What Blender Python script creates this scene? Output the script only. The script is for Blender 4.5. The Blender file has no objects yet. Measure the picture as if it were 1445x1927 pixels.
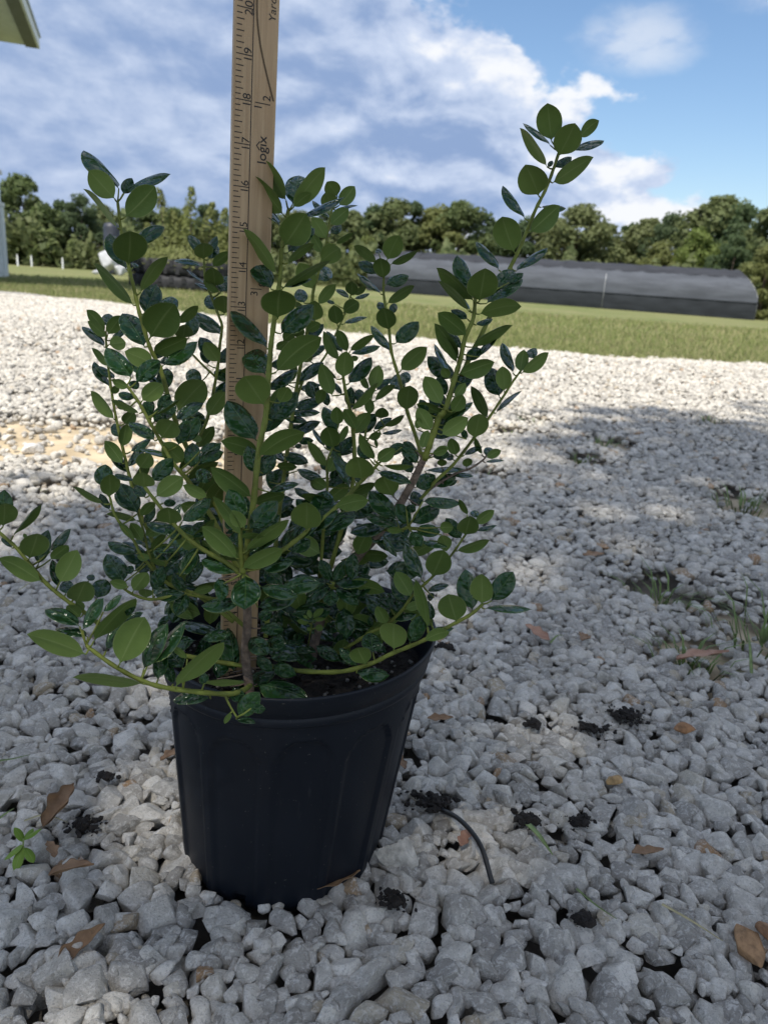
import bpy, bmesh, math, random
import numpy as np
from mathutils import Vector, Matrix, noise as mnoise

random.seed(7)
RNG = np.random.default_rng(11)
scene = bpy.context.scene
COL = scene.collection
R = math.radians

# ------------------------------------------------------------------ camera
CAM_H, PITCH, ROLL, FPX = 0.49, R(17.2), R(4.1), 1400.0
cp, sp, cr, sr = math.cos(PITCH), math.sin(PITCH), math.cos(ROLL), math.sin(ROLL)
C_POS = Vector((0, 0, CAM_H))
C_F = Vector((0, cp, -sp))
_r0, _u0 = Vector((1, 0, 0)), Vector((0, sp, cp))
C_R = _r0 * cr + _u0 * sr
C_U = -_r0 * sr + _u0 * cr
cam_data = bpy.data.cameras.new("camera")
cam = bpy.data.objects.new("camera", cam_data)
COL.objects.link(cam)
M = Matrix.Identity(4)
for i in range(3):
    M[i][0], M[i][1], M[i][2], M[i][3] = C_R[i], C_U[i], -C_F[i], C_POS[i]
cam.matrix_world = M
cam_data.sensor_fit = 'VERTICAL'
cam_data.sensor_height = 36.0
cam_data.lens = 36.0 * FPX / 1927.0
cam_data.clip_start, cam_data.clip_end = 0.02, 3000
cam_data.dof.use_dof = True
cam_data.dof.focus_distance = 0.56
cam_data.dof.aperture_fstop = 12.5
scene.camera = cam

# ------------------------------------------------------------------ colour
scene.view_settings.view_transform = 'Standard'
scene.view_settings.look = 'None'
scene.view_settings.exposure = 1.24
scene.view_settings.gamma = 1.0
scene.view_settings.use_curve_mapping = False
scene.render.resolution_x, scene.render.resolution_y = 767, 1024
scene.cycles.max_bounces = 8
scene.cycles.transparent_max_bounces = 8

# ------------------------------------------------------------------ sun
SUN_EL = R(60)
_sh = Vector((-0.45, -0.89)).normalized()
TO_SUN = Vector((_sh.x * math.cos(SUN_EL), _sh.y * math.cos(SUN_EL), math.sin(SUN_EL)))
sun_d = bpy.data.lights.new("sun", 'SUN')
sun_d.energy, sun_d.angle, sun_d.color = 2.55, R(0.55), (1.0, 0.94, 0.85)
sun = bpy.data.objects.new("sun", sun_d)
COL.objects.link(sun)
sun.rotation_euler = TO_SUN.to_track_quat('Z', 'Y').to_euler()

# ------------------------------------------------------------------ node expression helper
class E:
    """small wrapper so shader maths can be written as expressions"""
    def __init__(s, nt, sock): s.nt, s.s = nt, sock
    def _m(s, op, *a, clamp=False):
        n = s.nt.nodes.new('ShaderNodeMath'); n.operation = op; n.use_clamp = clamp
        for i, v in enumerate((s,) + a):
            if isinstance(v, E): s.nt.links.new(v.s, n.inputs[i])
            else: n.inputs[i].default_value = v
        return E(s.nt, n.outputs[0])
    def __add__(s, o): return s._m('ADD', o)
    def __radd__(s, o): return s._m('ADD', o)
    def __sub__(s, o): return s._m('SUBTRACT', o)
    def __rsub__(s, o): return (s * -1.0) + o
    def __mul__(s, o): return s._m('MULTIPLY', o)
    def __rmul__(s, o): return s._m('MULTIPLY', o)
    def __truediv__(s, o): return s._m('DIVIDE', o)
    def abs(s): return s._m('ABSOLUTE')
    def min(s, o): return s._m('MINIMUM', o)
    def max(s, o): return s._m('MAXIMUM', o)
    def pow(s, o): return s._m('POWER', o)
    def sin(s): return s._m('SINE')
    def ss(s, a, b):
        n = s.nt.nodes.new('ShaderNodeMapRange'); n.interpolation_type = 'SMOOTHSTEP'
        s.nt.links.new(s.s, n.inputs[0])
        n.inputs[1].default_value, n.inputs[2].default_value = a, b
        n.inputs[3].default_value, n.inputs[4].default_value = 0, 1
        return E(s.nt, n.outputs[0])

def lk(nt, a, b): nt.links.new(a.s if isinstance(a, E) else a, b)

def nmix(nt, fac, a, b):
    n = nt.nodes.new('ShaderNodeMix'); n.data_type = 'RGBA'
    for sock, v in ((n.inputs[0], fac), (n.inputs[6], a), (n.inputs[7], b)):
        if isinstance(v, (int, float)): sock.default_value = v
        elif isinstance(v, tuple): sock.default_value = v if len(v) == 4 else (*v, 1)
        else: lk(nt, v, sock)
    return n.outputs[2]

def nnoise(nt, vec, scale, detail=4, rough=0.55, dist=0.0, color=False):
    n = nt.nodes.new('ShaderNodeTexNoise')
    if vec is not None: lk(nt, vec, n.inputs['Vector'])
    n.inputs['Scale'].default_value = scale
    n.inputs['Detail'].default_value = detail
    n.inputs['Roughness'].default_value = rough
    n.inputs['Distortion'].default_value = dist
    return n.outputs['Color'] if color else E(nt, n.outputs[0])

def nmap(nt, vec, scale=(1, 1, 1), loc=(0, 0, 0)):
    n = nt.nodes.new('ShaderNodeMapping')
    lk(nt, vec, n.inputs[0])
    n.inputs['Scale'].default_value = scale
    n.inputs['Location'].default_value = loc
    return n.outputs[0]

# ------------------------------------------------------------------ world / sky
world = bpy.data.worlds.new("World")
scene.world = world
world.use_nodes = True
wt = world.node_tree
wt.nodes.clear()
wout = wt.nodes.new('ShaderNodeOutputWorld')
wbg = wt.nodes.new('ShaderNodeBackground')
lk(wt, wbg.outputs[0], wout.inputs[0])
sky = wt.nodes.new('ShaderNodeTexSky')
sky.sky_type = 'NISHITA'
sky.sun_disc = False
sky.sun_elevation = SUN_EL
sky.sun_rotation = math.atan2(TO_SUN.x, TO_SUN.y)
sky.altitude = 50
sky.air_density, sky.dust_density, sky.ozone_density = 1.0, 1.2, 1.2
wbg.inputs['Strength'].default_value = 0.1
tc = wt.nodes.new('ShaderNodeTexCoord')
sep = wt.nodes.new('ShaderNodeSeparateXYZ')
lk(wt, tc.outputs['Generated'], sep.inputs[0])
dx, dy, dz = (E(wt, sep.outputs[i]) for i in range(3))
az = dx._m('ARCTAN2', dy) * 57.2958          # degrees, 0 = +Y, right positive
el = dz.max(-1.0).min(1.0)._m('ARCSINE') * 57.2958
qv = nmap(wt, tc.outputs['Generated'], (1, 1, 1.7))
qs = nmap(wt, tc.outputs['Generated'], (1, 1, 3.4), (3.1, 1.7, 0.4))
n_big = nnoise(wt, qv, 5.0, 7, 0.56, 0.3) - 0.5          # billows
n_fine = nnoise(wt, qv, 17.0, 6, 0.6, 0.2) - 0.5
n_mid = nnoise(wt, nmap(wt, tc.outputs['Generated'], (1, 1, 1.9), (1.3, 4.4, 2.2)), 8.5, 6, 0.55, 0.25) - 0.5
n_mup = nnoise(wt, nmap(wt, tc.outputs['Generated'], (1, 1, 1.9), (1.3, 4.4, 2.23)), 8.5, 6, 0.55, 0.25) - 0.5
n_lay = nnoise(wt, qs, 2.6, 6, 0.55, 0.4) - 0.5
n_bup = nnoise(wt, nmap(wt, tc.outputs['Generated'], (1, 1, 1.7), (0, 0, 0.045)), 5.0, 7, 0.56, 0.3) - 0.5          # layered decks
n_cov = nnoise(wt, nmap(wt, tc.outputs['Generated'], (1, 1, 1.4), (7.3, 2.2, 5.1)), 1.9, 5, 0.55) - 0.5
edge = (17.3 - (az - 1.5) * 0.54).max(4.0).min(24.0)
over = edge - el + n_big * 17.0 + n_fine * 6.0             # >0 inside the great cumulus bank
m_bank = over.ss(-0.6, 0.9) * (62.0 - az.abs()).ss(0.0, 30.0)
def puff(a0, e0, ra, re):
    d2 = ((az - a0) / ra).pow(2.0) + ((el - e0) / re).pow(2.0)
    return (1.0 - d2 + n_big * 2.6 + n_fine * 1.3)
p_all = puff(14.5, 15.8, 4.4, 2.0).max(puff(25.5, 18.5, 7.5, 2.2)).max(puff(29.0, 9.5, 2.0, 0.8))
m_puff = p_all.ss(-0.1, 1.5) * 0.55
m_gen = (n_cov + n_big * 0.35 - el.max(0.0) * 0.0006).ss(-0.07, 0.06) * ((az.abs() - 34.0).ss(0.0, 12.0)).max((el - 19.0).ss(0.0, 8.0))  # cloud outside the view, its cover raised to brighten the shade
cmask = m_bank.max(m_puff).max(m_gen * 0.92)
cmask = cmask * (el + 1.5).ss(0.0, 1.5)
lit_edge = 1.0 - over.ss(0.5, 8.5)                          # crisp sunlit crests of the bank
relief = (n_mid - n_mup) * 3.6 + (n_big - n_bup) * 3.0     # crests catch the light, bases stay dark
lit_noise = (relief + n_big * 0.7 + n_mid * 0.6 + n_fine * 0.9 + n_lay * 1.5 + 0.45 + (el - 17.0).ss(0.0, 12.0) * 0.42)  # last term: added brightness for unseen clouds overhead, lifting the shaded foreground
west = (az + 8.0).ss(-16.0, 26.0)                           # the bank is thinner and brighter to the right
low = (7.5 - el).ss(0.0, 5.0)
band = ((el - 5.4) / 1.5).pow(2.0)
band = (1.0 - band).max(0.0) * (12.0 - (az - 1.0).abs()).ss(0.0, 10.0)
bright = (lit_noise * 0.62 + lit_edge * 0.55 * west + low * west * 0.35 + p_all.ss(0.2, 1.6) * 0.2 - band * 0.42)
bright = (bright * (west * 0.5 + 0.5) + (1.0 - west) * 0.20 + (el - 17.0).ss(0.0, 12.0) * 0.3).max(0.0).min(1.0)  # elevation term whitens the unseen overhead clouds further as fill light
cloud_a = nmix(wt, bright.ss(0.0, 0.75), (1.20, 1.70, 2.75), (2.65, 3.05, 3.85))
cloud_b = nmix(wt, bright.ss(0.62, 1.0), cloud_a, (4.0, 4.1, 4.3))
gm = wt.nodes.new('ShaderNodeHueSaturation'); gm.inputs['Saturation'].default_value = 1.12; gm.inputs['Value'].default_value = 0.70
lk(wt, sky.outputs[0], gm.inputs['Color'])
sk2 = gm.outputs[0]
skyc = nmix(wt, cmask, sk2, cloud_b)
lk(wt, skyc, wbg.inputs['Color'])

# ------------------------------------------------------------------ helpers
def P(px, py, d):
    """point seen at photo pixel (px,py) at axial distance d"""
    return C_POS + (C_F + C_R * ((px - 722.5) / FPX) - C_U * ((py - 963.5) / FPX)) * d

def G(px, py, z=0.0):
    v = P(px, py, 1.0) - C_POS
    return C_POS + v * ((z - CAM_H) / v.z)

def AT(px, dist, z=0.0, py=520):
    """ground point in the direction of column px at horizontal distance dist"""
    v = P(px, py, 1.0) - C_POS
    k = dist / math.hypot(v.x, v.y)
    return Vector((v.x * k, v.y * k, z))

def tag(o, label=None, cat=None, group=None, kind=None):
    if label: o["label"] = label
    if cat: o["category"] = cat
    if group: o["group"] = group
    if kind: o["kind"] = kind
    return o

def empty(name, loc):
    o = bpy.data.objects.new(name, None)
    o.empty_display_size = 0.05
    COL.objects.link(o)
    o.location = loc
    return o

def mesh_obj(name, verts, faces, mats=None, parent=None, smooth=False, loc=None, mat_idx=None):
    me = bpy.data.meshes.new(name)
    me.from_pydata([tuple(v) for v in verts], [], faces)
    if smooth: me.polygons.foreach_set('use_smooth', [True] * len(me.polygons))
    for m in (mats if isinstance(mats, (list, tuple)) else [mats]):
        if m: me.materials.append(m)
    if mat_idx is not None: me.polygons.foreach_set('material_index', mat_idx)
    me.update()
    return link(name, me, parent, loc)

def link(name, me, parent=None, loc=None):
    o = bpy.data.objects.new(name, me)
    COL.objects.link(o)
    if parent: o.parent = parent
    if loc is not None: o.location = loc
    return o

def np_mesh(name, V, F, mat, smooth=False, attrs=None):
    """fast mesh from numpy arrays; F is (n,3) or (n,4)"""
    me = bpy.data.meshes.new(name)
    V = np.ascontiguousarray(V, np.float32); F = np.ascontiguousarray(F, np.int32)
    k = F.shape[1]
    me.vertices.add(len(V)); me.vertices.foreach_set('co', V.ravel())
    me.loops.add(F.size); me.loops.foreach_set('vertex_index', F.ravel())
    me.polygons.add(len(F)); me.polygons.foreach_set('loop_start', np.arange(0, F.size, k, dtype=np.int32))
    if smooth: me.polygons.foreach_set('use_smooth', np.ones(len(F), bool))
    me.update(calc_edges=True)
    for nm, arr in (attrs or {}).items():
        a = me.attributes.new(nm, 'FLOAT', 'POINT'); a.data.foreach_set('value', np.ascontiguousarray(arr, np.float32))
    if mat: me.materials.append(mat)
    return me

class MB:
    """collects boxes, tubes and sheets for one mesh"""
    def __init__(s): s.v, s.f = [], []
    def box(s, lo, hi, mat=None):
        n = len(s.v)
        for z in (lo[2], hi[2]):
            for x, y in ((lo[0], lo[1]), (hi[0], lo[1]), (hi[0], hi[1]), (lo[0], hi[1])):
                p = Vector((x, y, z)); s.v.append(mat @ p if mat else p)
        s.f += [(n, n+3, n+2, n+1), (n+4, n+5, n+6, n+7)] + [(n+i, n+(i+1) % 4, n+4+(i+1) % 4, n+4+i) for i in range(4)]
        return s
    def tube(s, pts, rad, seg=8, cap=True):
        pts = [Vector(p) for p in pts]
        rad = rad if isinstance(rad, (list, tuple)) else [rad] * len(pts)
        n0 = len(s.v); ref = Vector((0.31, 0.2, 0.93))
        for i, p in enumerate(pts):
            t = (pts[min(i+1, len(pts)-1)] - pts[max(i-1, 0)]).normalized()
            a = t.cross(ref)
            if a.length < 1e-4: a = t.cross(Vector((1, 0, 0)))
            a.normalize(); b = t.cross(a)
            ref = b.cross(t) if False else ref
            for k in range(seg):
                w = 2*math.pi*k/seg
                s.v.append(p + (a*math.cos(w) + b*math.sin(w)) * rad[i])
        for i in range(len(pts)-1):
            for k in range(seg):
                k2 = (k+1) % seg
                s.f.append((n0+i*seg+k, n0+i*seg+k2, n0+(i+1)*seg+k2, n0+(i+1)*seg+k))
        if cap:
            s.f.append(tuple(n0+k for k in range(seg))[::-1])
            s.f.append(tuple(n0+(len(pts)-1)*seg+k for k in range(seg)))
        return s
    def build(s, name, mat, parent=None, smooth=False, loc=None):
        return mesh_obj(name, s.v, s.f, mat, parent, smooth, loc)

def smooth_pts(pts, n):
    """Catmull-Rom through tuples (any dimension)"""
    A = np.array(pts, float); out = []
    B = np.vstack([2*A[0]-A[1], A, 2*A[-1]-A[-2]])
    for i in range(len(A)-1):
        p0, p1, p2, p3 = B[i:i+4]
        for t in np.linspace(0, 1, n, endpoint=False):
            out.append(0.5*((2*p1)+(-p0+p2)*t+(2*p0-5*p1+4*p2-p3)*t*t+(-p0+3*p1-3*p2+p3)*t**3))
    out.append(A[-1])
    return np.array(out)

# ------------------------------------------------------------------ materials
def new_mat(name):
    m = bpy.data.materials.new(name); m.use_nodes = True
    nt = m.node_tree
    return m, nt, nt.nodes['Principled BSDF'], nt.nodes['Material Output']

def setc(nt, b, v, key='Base Color'):
    if isinstance(v, tuple): b.inputs[key].default_value = (*v, 1)
    elif isinstance(v, (int, float)): b.inputs[key].default_value = v
    else: lk(nt, v, b.inputs[key])

def bump(nt, b, h, strength=0.3, dist=0.01):
    n = nt.nodes.new('ShaderNodeBump')
    n.inputs['Strength'].default_value = strength
    n.inputs['Distance'].default_value = dist
    lk(nt, h, n.inputs['Height']); lk(nt, n.outputs[0], b.inputs['Normal'])

def gpos(nt):
    return nt.nodes.new('ShaderNodeNewGeometry').outputs['Position']

def ocoord(nt):
    return nt.nodes.new('ShaderNodeTexCoord').outputs['Object']

def simple(name, col, rough=0.6, var=0.25, scale=12.0, bstr=0.0, spec=0.5, coord='o'):
    m, nt, b, o = new_mat(name)
    vec = ocoord(nt) if coord == 'o' else gpos(nt)
    n = nnoise(nt, vec, scale, 5, 0.6)
    d = tuple(c*(1-var) for c in col); l = tuple(min(1, c*(1+var)) for c in col)
    setc(nt, b, nmix(nt, n.ss(0.3, 0.7), d, l))
    b.inputs['Roughness'].default_value = rough
    b.inputs['Specular IOR Level'].default_value = spec
    if bstr: bump(nt, b, n, bstr, 0.01)
    return m
# ================================================================== GROUND
POT_BASE = G(533, 1580)
POT_BASE.z = 0.0
_bd = [(-900, 510), (-300, 526), (0, 549), (170, 567), (300, 588), (430, 604), (560, 622), (700, 638), (800, 647), (950, 662), (1200, 681), (1445, 694), (1900, 724)]
_bp = np.array([tuple(G(x, y, -0.02))[:2] for x, y in _bd])
_bp = _bp[np.argsort(_bp[:, 0])]
def yb(x):
    x = np.asarray(x, float)
    y = np.interp(x, _bp[:, 0], _bp[:, 1])
    return y + 0.10*np.sin(x*2.3+1) + 0.06*np.sin(x*5.9) + 0.03*np.sin(x*14.1)

SAND = G(40, 842, -0.02)          # bare sandy patch in the gravel
TUFTS = [(1135, 842, .055), (1092, 876, .05), (1395, 962, .075), (1240, 1138, .07), (1332, 800, .05), (1000, 800, .05), (915, 905, .04), (330, 640, .10), (395, 905, .05), (640, 790, .06), (1290, 1262, .06), (1432, 1225, .10), (960, 820, .04), (90, 935, .03)]
TUFT_P = [(G(x, y, -0.01), s) for x, y, s in TUFTS]

def soil_mask(x, y):
    """1 where the stones thin out and bare soil shows"""
    x = np.asarray(x); y = np.asarray(y)
    wob = 0.16*np.sin(x*4.1+y*2.2) + 0.1*np.sin(x*9.7-y*7.1)
    m = np.clip(1.25 - np.hypot((x-SAND.x+0.15)/1.05, (y-SAND.y)/0.30) + wob, 0, 1)
    for p, s in TUFT_P:
        m = np.maximum(m, np.clip(1.3 - np.hypot((x-p.x)/(s*1.5), (y-p.y)/(s*1.9)) + wob, 0, 1) * 0.75)
    return np.clip(m*2.1, 0, 1)

# ---- lawn sheet reaching the horizon
def lawn_material():
    m, nt, b, o = new_mat("lawn")
    p = gpos(nt)
    n1 = nnoise(nt, p, 0.22, 4, 0.6); n2 = nnoise(nt, nmap(nt, p, (1, 0.35, 1)), 1.7, 4, 0.65)
    n3 = nnoise(nt, p, 26.0, 3, 0.7)
    c = nmix(nt, n1.ss(0.35, 0.65), (0.160, 0.185, 0.070), (0.230, 0.228, 0.108))
    c = nmix(nt, n2.ss(0.45, 0.75) * 0.55, c, (0.300, 0.265, 0.130))
    c = nmix(nt, n3.ss(0.35, 0.7) * 0.55, c, (0.085, 0.115, 0.030))
    setc(nt, b, c); b.inputs['Roughness'].default_value = 0.9
    b.inputs['Specular IOR Level'].default_value = 0.15
    bump(nt, b, n3, 0.9, 0.03)
    return m
MAT_LAWN = lawn_material()
tag(mesh_obj("lawn", [(-700, -60, -0.036), (700, -60, -0.036), (700, 1500, -0.036), (-700, 1500, -0.036)], [(0, 1, 2, 3)], MAT_LAWN), kind="structure")

# ---- gravel bed
def gravel_bed_material():
    m, nt, b, o = new_mat("gravel_bed")
    p = gpos(nt)
    vn = nt.nodes.new('ShaderNodeTexVoronoi'); vn.inputs['Scale'].default_value = 42; lk(nt, p, vn.inputs['Vector'])
    ve = nt.nodes.new('ShaderNodeTexVoronoi'); ve.feature = 'DISTANCE_TO_EDGE'; ve.inputs['Scale'].default_value = 42; lk(nt, p, ve.inputs['Vector'])
    sepc = nt.nodes.new('ShaderNodeSeparateColor'); lk(nt, vn.outputs['Color'], sepc.inputs[0])
    cell = E(nt, sepc.outputs[0]); gap = E(nt, ve.outputs['Distance']).ss(0.02, 0.12)
    st = nmix(nt, cell, (0.30, 0.29, 0.265), (0.68, 0.655, 0.61))
    st = nmix(nt, gap, (0.16, 0.14, 0.115), st)
    at = nt.nodes.new('ShaderNodeAttribute'); at.attribute_name = 'soil'
    s = E(nt, at.outputs['Fac'])
    nz = nnoise(nt, p, 9.0, 6, 0.65)
    sand = nmix(nt, nz.ss(0.3, 0.7), (0.36, 0.285, 0.18), (0.56, 0.46, 0.31))
    far = nt.nodes.new('ShaderNodeSeparateXYZ'); lk(nt, p, far.inputs[0])
    fa = nt.nodes.new('ShaderNodeAttribute'); fa.attribute_name = 'bare_bed'
    fy = E(nt, fa.outputs['Fac'])
    near = nmix(nt, nz.ss(0.3, 0.7), (0.13, 0.115, 0.095), (0.24, 0.215, 0.18))
    c = nmix(nt, fy, near, st)
    c = nmix(nt, s, c, sand)
    setc(nt, b, c); b.inputs['Roughness'].default_value = 0.95
    h = gap * 0.6 * fy + nz * 0.4
    bump(nt, b, h, 0.8, 0.02)
    return m
nx_, ny_ = 150, 110
gx = np.linspace(-13, 14, nx_)
V = np.zeros((ny_, nx_, 3))
for i, x in enumerate(gx):
    ss_ = np.linspace(0, 1, ny_)
    y = -4 + ss_*(float(yb(x))+0.25+4)
    V[:, i, 0], V[:, i, 1] = x, y
Y = V[..., 1]
V[..., 2] = -0.030 + 0.024*np.clip((Y-9.2)/.8, 0, 1) + 0.023*soil_mask(V[..., 0], Y) + 0.002*np.sin(V[..., 0]*6)*np.sin(Y*7)
V[-1, :, 2] = -0.040
idx = np.arange(nx_*ny_).reshape(ny_, nx_)
F = np.stack([idx[:-1, :-1], idx[:-1, 1:], idx[1:, 1:], idx[1:, :-1]], -1).reshape(-1, 4)
me = np_mesh("gravel_bed", V.reshape(-1, 3), F, gravel_bed_material(), True, {'soil': soil_mask(V[..., 0].ravel(), Y.ravel()), 'bare_bed': np.where((V[..., 0] > -0.68*Y-0.5) & (V[..., 0] < 0.66*Y+0.5) & (Y > .15), np.clip((Y-8.0)/1.6, 0, 1), 1.0).ravel()})
gravel_bed = tag(link("gravel_bed", me), kind="structure")

# ---- stones
def stone_material(name, attr):
    m, nt, b, o = new_mat(name)
    if attr:
        a = nt.nodes.new('ShaderNodeAttribute'); a.attribute_name = 'tone'; t = E(nt, a.outputs['Fac'])
    else:
        t = E(nt, nt.nodes.new('ShaderNodeObjectInfo').outputs['Random'])
    p = gpos(nt)
    ramp = nt.nodes.new('ShaderNodeValToRGB'); lk(nt, t, ramp.inputs[0])
    el_ = ramp.color_ramp.elements
    stops = [(0.0, (0.31, 0.291, 0.257)), (0.28, (0.455, 0.429, 0.377)), (0.52, (0.55, 0.518, 0.454)), (0.74, (0.64, 0.604, 0.528)), (0.90, (0.74, 0.70, 0.617)), (0.955, (0.56, 0.51, 0.41)), (0.985, (0.43, 0.35, 0.24)), (0.996, (0.36, 0.22, 0.11))]
    el_[0].position, el_[0].color = stops[0][0], (*stops[0][1], 1)
    el_[1].position, el_[1].color = stops[1][0], (*stops[1][1], 1)
    for s, c in stops[2:]:
        e = el_.new(s); e.color = (*c, 1)
    n1 = nnoise(nt, p, 60.0, 5, 0.65); n2 = nnoise(nt, p, 620.0, 3, 0.7); n3 = nnoise(nt, p, 210.0, 5, 0.72, 0.6)
    c = nmix(nt, n1.ss(0.42, 0.68) * 0.50, ramp.outputs[0], (0.27, 0.25, 0.215))
    c = nmix(nt, n3.ss(0.48, 0.64) * 0.60, c, (0.78, 0.75, 0.69))
    c = nmix(nt, n2.ss(0.52, 0.66) * 0.42, c, (0.20, 0.19, 0.17))
    # wear that has its own shape: a few earthy stains
    n4 = nnoise(nt, p, 14.0, 5, 0.7, 0.8)
    c = nmix(nt, n4.ss(0.60, 0.74) * 0.55, c, (0.22, 0.165, 0.11))
    setc(nt, b, c)
    b.inputs['Roughness'].default_value = 0.92
    b.inputs['Specular IOR Level'].default_value = 0.25
    bump(nt, b, n3 * 0.7 + n2 * 0.5 + n1 * 0.4, 1.0, 0.0030)
    return m
MAT_STONE = stone_material("limestone", True)
MAT_STONE_OBJ = stone_material("limestone_single", False)

def rock_proto(sub, seed):
    r = np.random.default_rng(seed)
    bm = bmesh.new()
    bmesh.ops.create_icosphere(bm, subdivisions=sub, radius=1.0)
    bm.verts.ensure_lookup_table()
    V = np.array([v.co[:] for v in bm.verts]); F = np.array([[v.index for v in f.verts] for f in bm.faces])
    bm.free()
    r2 = np.random.default_rng(seed)
    ncut = r2.integers(9, 15)
    for _ in range(ncut):
        n = r2.normal(size=3); n /= np.linalg.norm(n)
        d = r2.uniform(0.36, 0.78)
        over = np.maximum(V @ n - d, 0)
        V = V - over[:, None]*n[None]*0.985
    for v in V:
        p = Vector(v*1.7 + seed*3.1)
        v *= 1 + 0.05*mnoise.noise(p) + 0.025*mnoise.noise(p*3.3)
    mx = np.abs(V).max(0)
    V /= mx[None]
    return V, F
NPROTO = 14
PROTO = {lod: [rock_proto(sub, 40+k) for k in range(NPROTO)] for lod, sub in ((3, 4), (2, 3), (1, 2), (0, 1))}

RES = 0.004
X0, X1, Y0, Y1 = -7.2, 7.0, 0.02, 9.7
HN = (int((Y1-Y0)/RES)+1, int((X1-X0)/RES)+1)
H = np.full(HN, -0.028, np.float32)
_hy, _hx = np.mgrid[0:HN[0]:8, 0:HN[1]:8]
_sm = soil_mask(X0+_hx*RES, Y0+_hy*RES)
H += np.kron(_sm, np.ones((8, 8)))[:HN[0], :HN[1]].astype(np.float32)*0.023
POT_R = 0.088
stones = []        # x,y,z,a,b,c,yaw,tiltx,tilty,proto,tone
def in_view(x, y): return (x > -0.68*y-0.50) & (x < 0.66*y+0.50)
_off = {}
def deposit(ya, yb_, layers, amean, asd, amin, amax, K):
    wa = (0.68+0.66)*(ya+yb_)/2 + 1.0
    area = (yb_-ya)*wa
    n = int(area*layers/(math.pi*amean*amean*0.74))
    xs = RNG.uniform(-0.68*yb_-0.50, 0.66*yb_+0.50, (n*2, K)); ys = RNG.uniform(ya, yb_, (n*2, K))
    A = np.clip(RNG.lognormal(math.log(amean), asd, n*2), amin, amax)
    B = A*RNG.uniform(0.62, 0.95, n*2); Cc = A*RNG.uniform(0.48, 0.80, n*2)
    yaw = RNG.uniform(0, 2*math.pi, n*2); tx = RNG.normal(0, 0.28, n*2); ty = RNG.normal(0, 0.28, n*2)
    pr = RNG.integers(0, NPROTO, n*2); tone = RNG.uniform(0, 1, n*2)
    keep = RNG.uniform(0, 1, n*2)
    ybx = yb(xs) + RNG.normal(0, 0.10, xs.shape)
    cnt = 0
    for i in range(n*2):
        if cnt >= n: break
        best = None
        for k in range(K):
            x, y = xs[i, k], ys[i, k]
            if not in_view(x, y): continue
            if y > ybx[i, k]: continue
            if math.hypot(x-POT_BASE.x, y-POT_BASE.y) < 0.081 + A[i]*0.55: continue
            hv = H[int((y-Y0)/RES), int((x-X0)/RES)]
            if best is None or hv < best[0]: best = (hv, x, y)
        if best is None: continue
        cnt += 1
        _, x, y = best
        if keep[i] < _sm[int((y-Y0)/RES)//8, int((x-X0)/RES)//8]*0.93: continue
        a, b_, c_ = A[i], B[i], Cc[i]
        rr = int(a/RES)+1
        iy, ix = int((y-Y0)/RES), int((x-X0)/RES)
        if iy-rr < 0 or ix-rr < 0 or iy+rr >= HN[0] or ix+rr >= HN[1]: continue
        key = rr
        if key not in _off:
            g = np.arange(-rr, rr+1)*RES; _off[key] = np.meshgrid(g, g, indexing='ij')
        gy, gx_ = _off[key]
        cs, sn = math.cos(yaw[i]), math.sin(yaw[i])
        u = (gx_*cs+gy*sn)/a; v = (-gx_*sn+gy*cs)/b_
        q = 1-u*u-v*v
        mk = q > 0
        if not mk.any(): continue
        hh = np.sqrt(np.maximum(q, 0))*c_
        sub = H[iy-rr:iy+rr+1, ix-rr:ix+rr+1]
        zc = float((sub[mk]+hh[mk]*0.9).max()) - 0.34*c_
        zc = min(zc, 0.012 - 0.25*c_)
        np.maximum(sub, np.where(mk, zc+hh, -1), out=sub)
        stones.append((x, y, zc, a, b_, c_, yaw[i], tx[i], ty[i], pr[i], tone[i]))
for ya, yb_, lay, am, sd, lo, hi, K in ((0.10, 1.15, 2.6, 0.0098, 0.36, 0.0055, 0.020, 5), (1.15, 2.4, 2.0, 0.0106, 0.34, 0.007, 0.021, 4), (2.4, 4.0, 1.45, 0.0120, 0.32, 0.008, 0.023, 3), (4.0, 6.2, 1.15, 0.0145, 0.30, 0.009, 0.026, 3), (6.2, 9.6, 1.0, 0.019, 0.30, 0.012, 0.034, 2)):
    deposit(ya, yb_, lay, am, sd, lo, hi, K)
S = np.array(stones)
# keep only stones that still show some of their top
vis = np.zeros(len(S))
for i, s in enumerate(S):
    k = 0
    for dx_, dy_ in ((0, 0), (.6, 0), (-.6, 0), (0, .6), (0, -.6)):
        cs, sn = math.cos(s[6]), math.sin(s[6])
        ux, uy = dx_*s[3], dy_*s[4]
        px_, py_ = s[0]+ux*cs-uy*sn, s[1]+ux*sn+uy*cs
        top = s[2]+s[5]*math.sqrt(1-dx_*dx_-dy_*dy_)
        if top > H[int((py_-Y0)/RES), int((px_-X0)/RES)]-0.0035: k += 1
    vis[i] = k/5
S = S[vis > 0]; vis = vis[vis > 0]

def rotmats(yaw, tx, ty):
    cz, sz = np.cos(yaw), np.sin(yaw); cx, sx = np.cos(tx), np.sin(tx); cy, sy = np.cos(ty), np.sin(ty)
    Z = np.zeros_like(cz); O = np.ones_like(cz)
    Rz = np.stack([cz, -sz, Z, sz, cz, Z, Z, Z, O], -1).reshape(-1, 3, 3)
    Rx = np.stack([O, Z, Z, Z, cx, -sx, Z, sx, cx], -1).reshape(-1, 3, 3)
    Ry = np.stack([cy, Z, sy, Z, O, Z, -sy, Z, cy], -1).reshape(-1, 3, 3)
    return Rz @ Rx @ Ry
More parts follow.
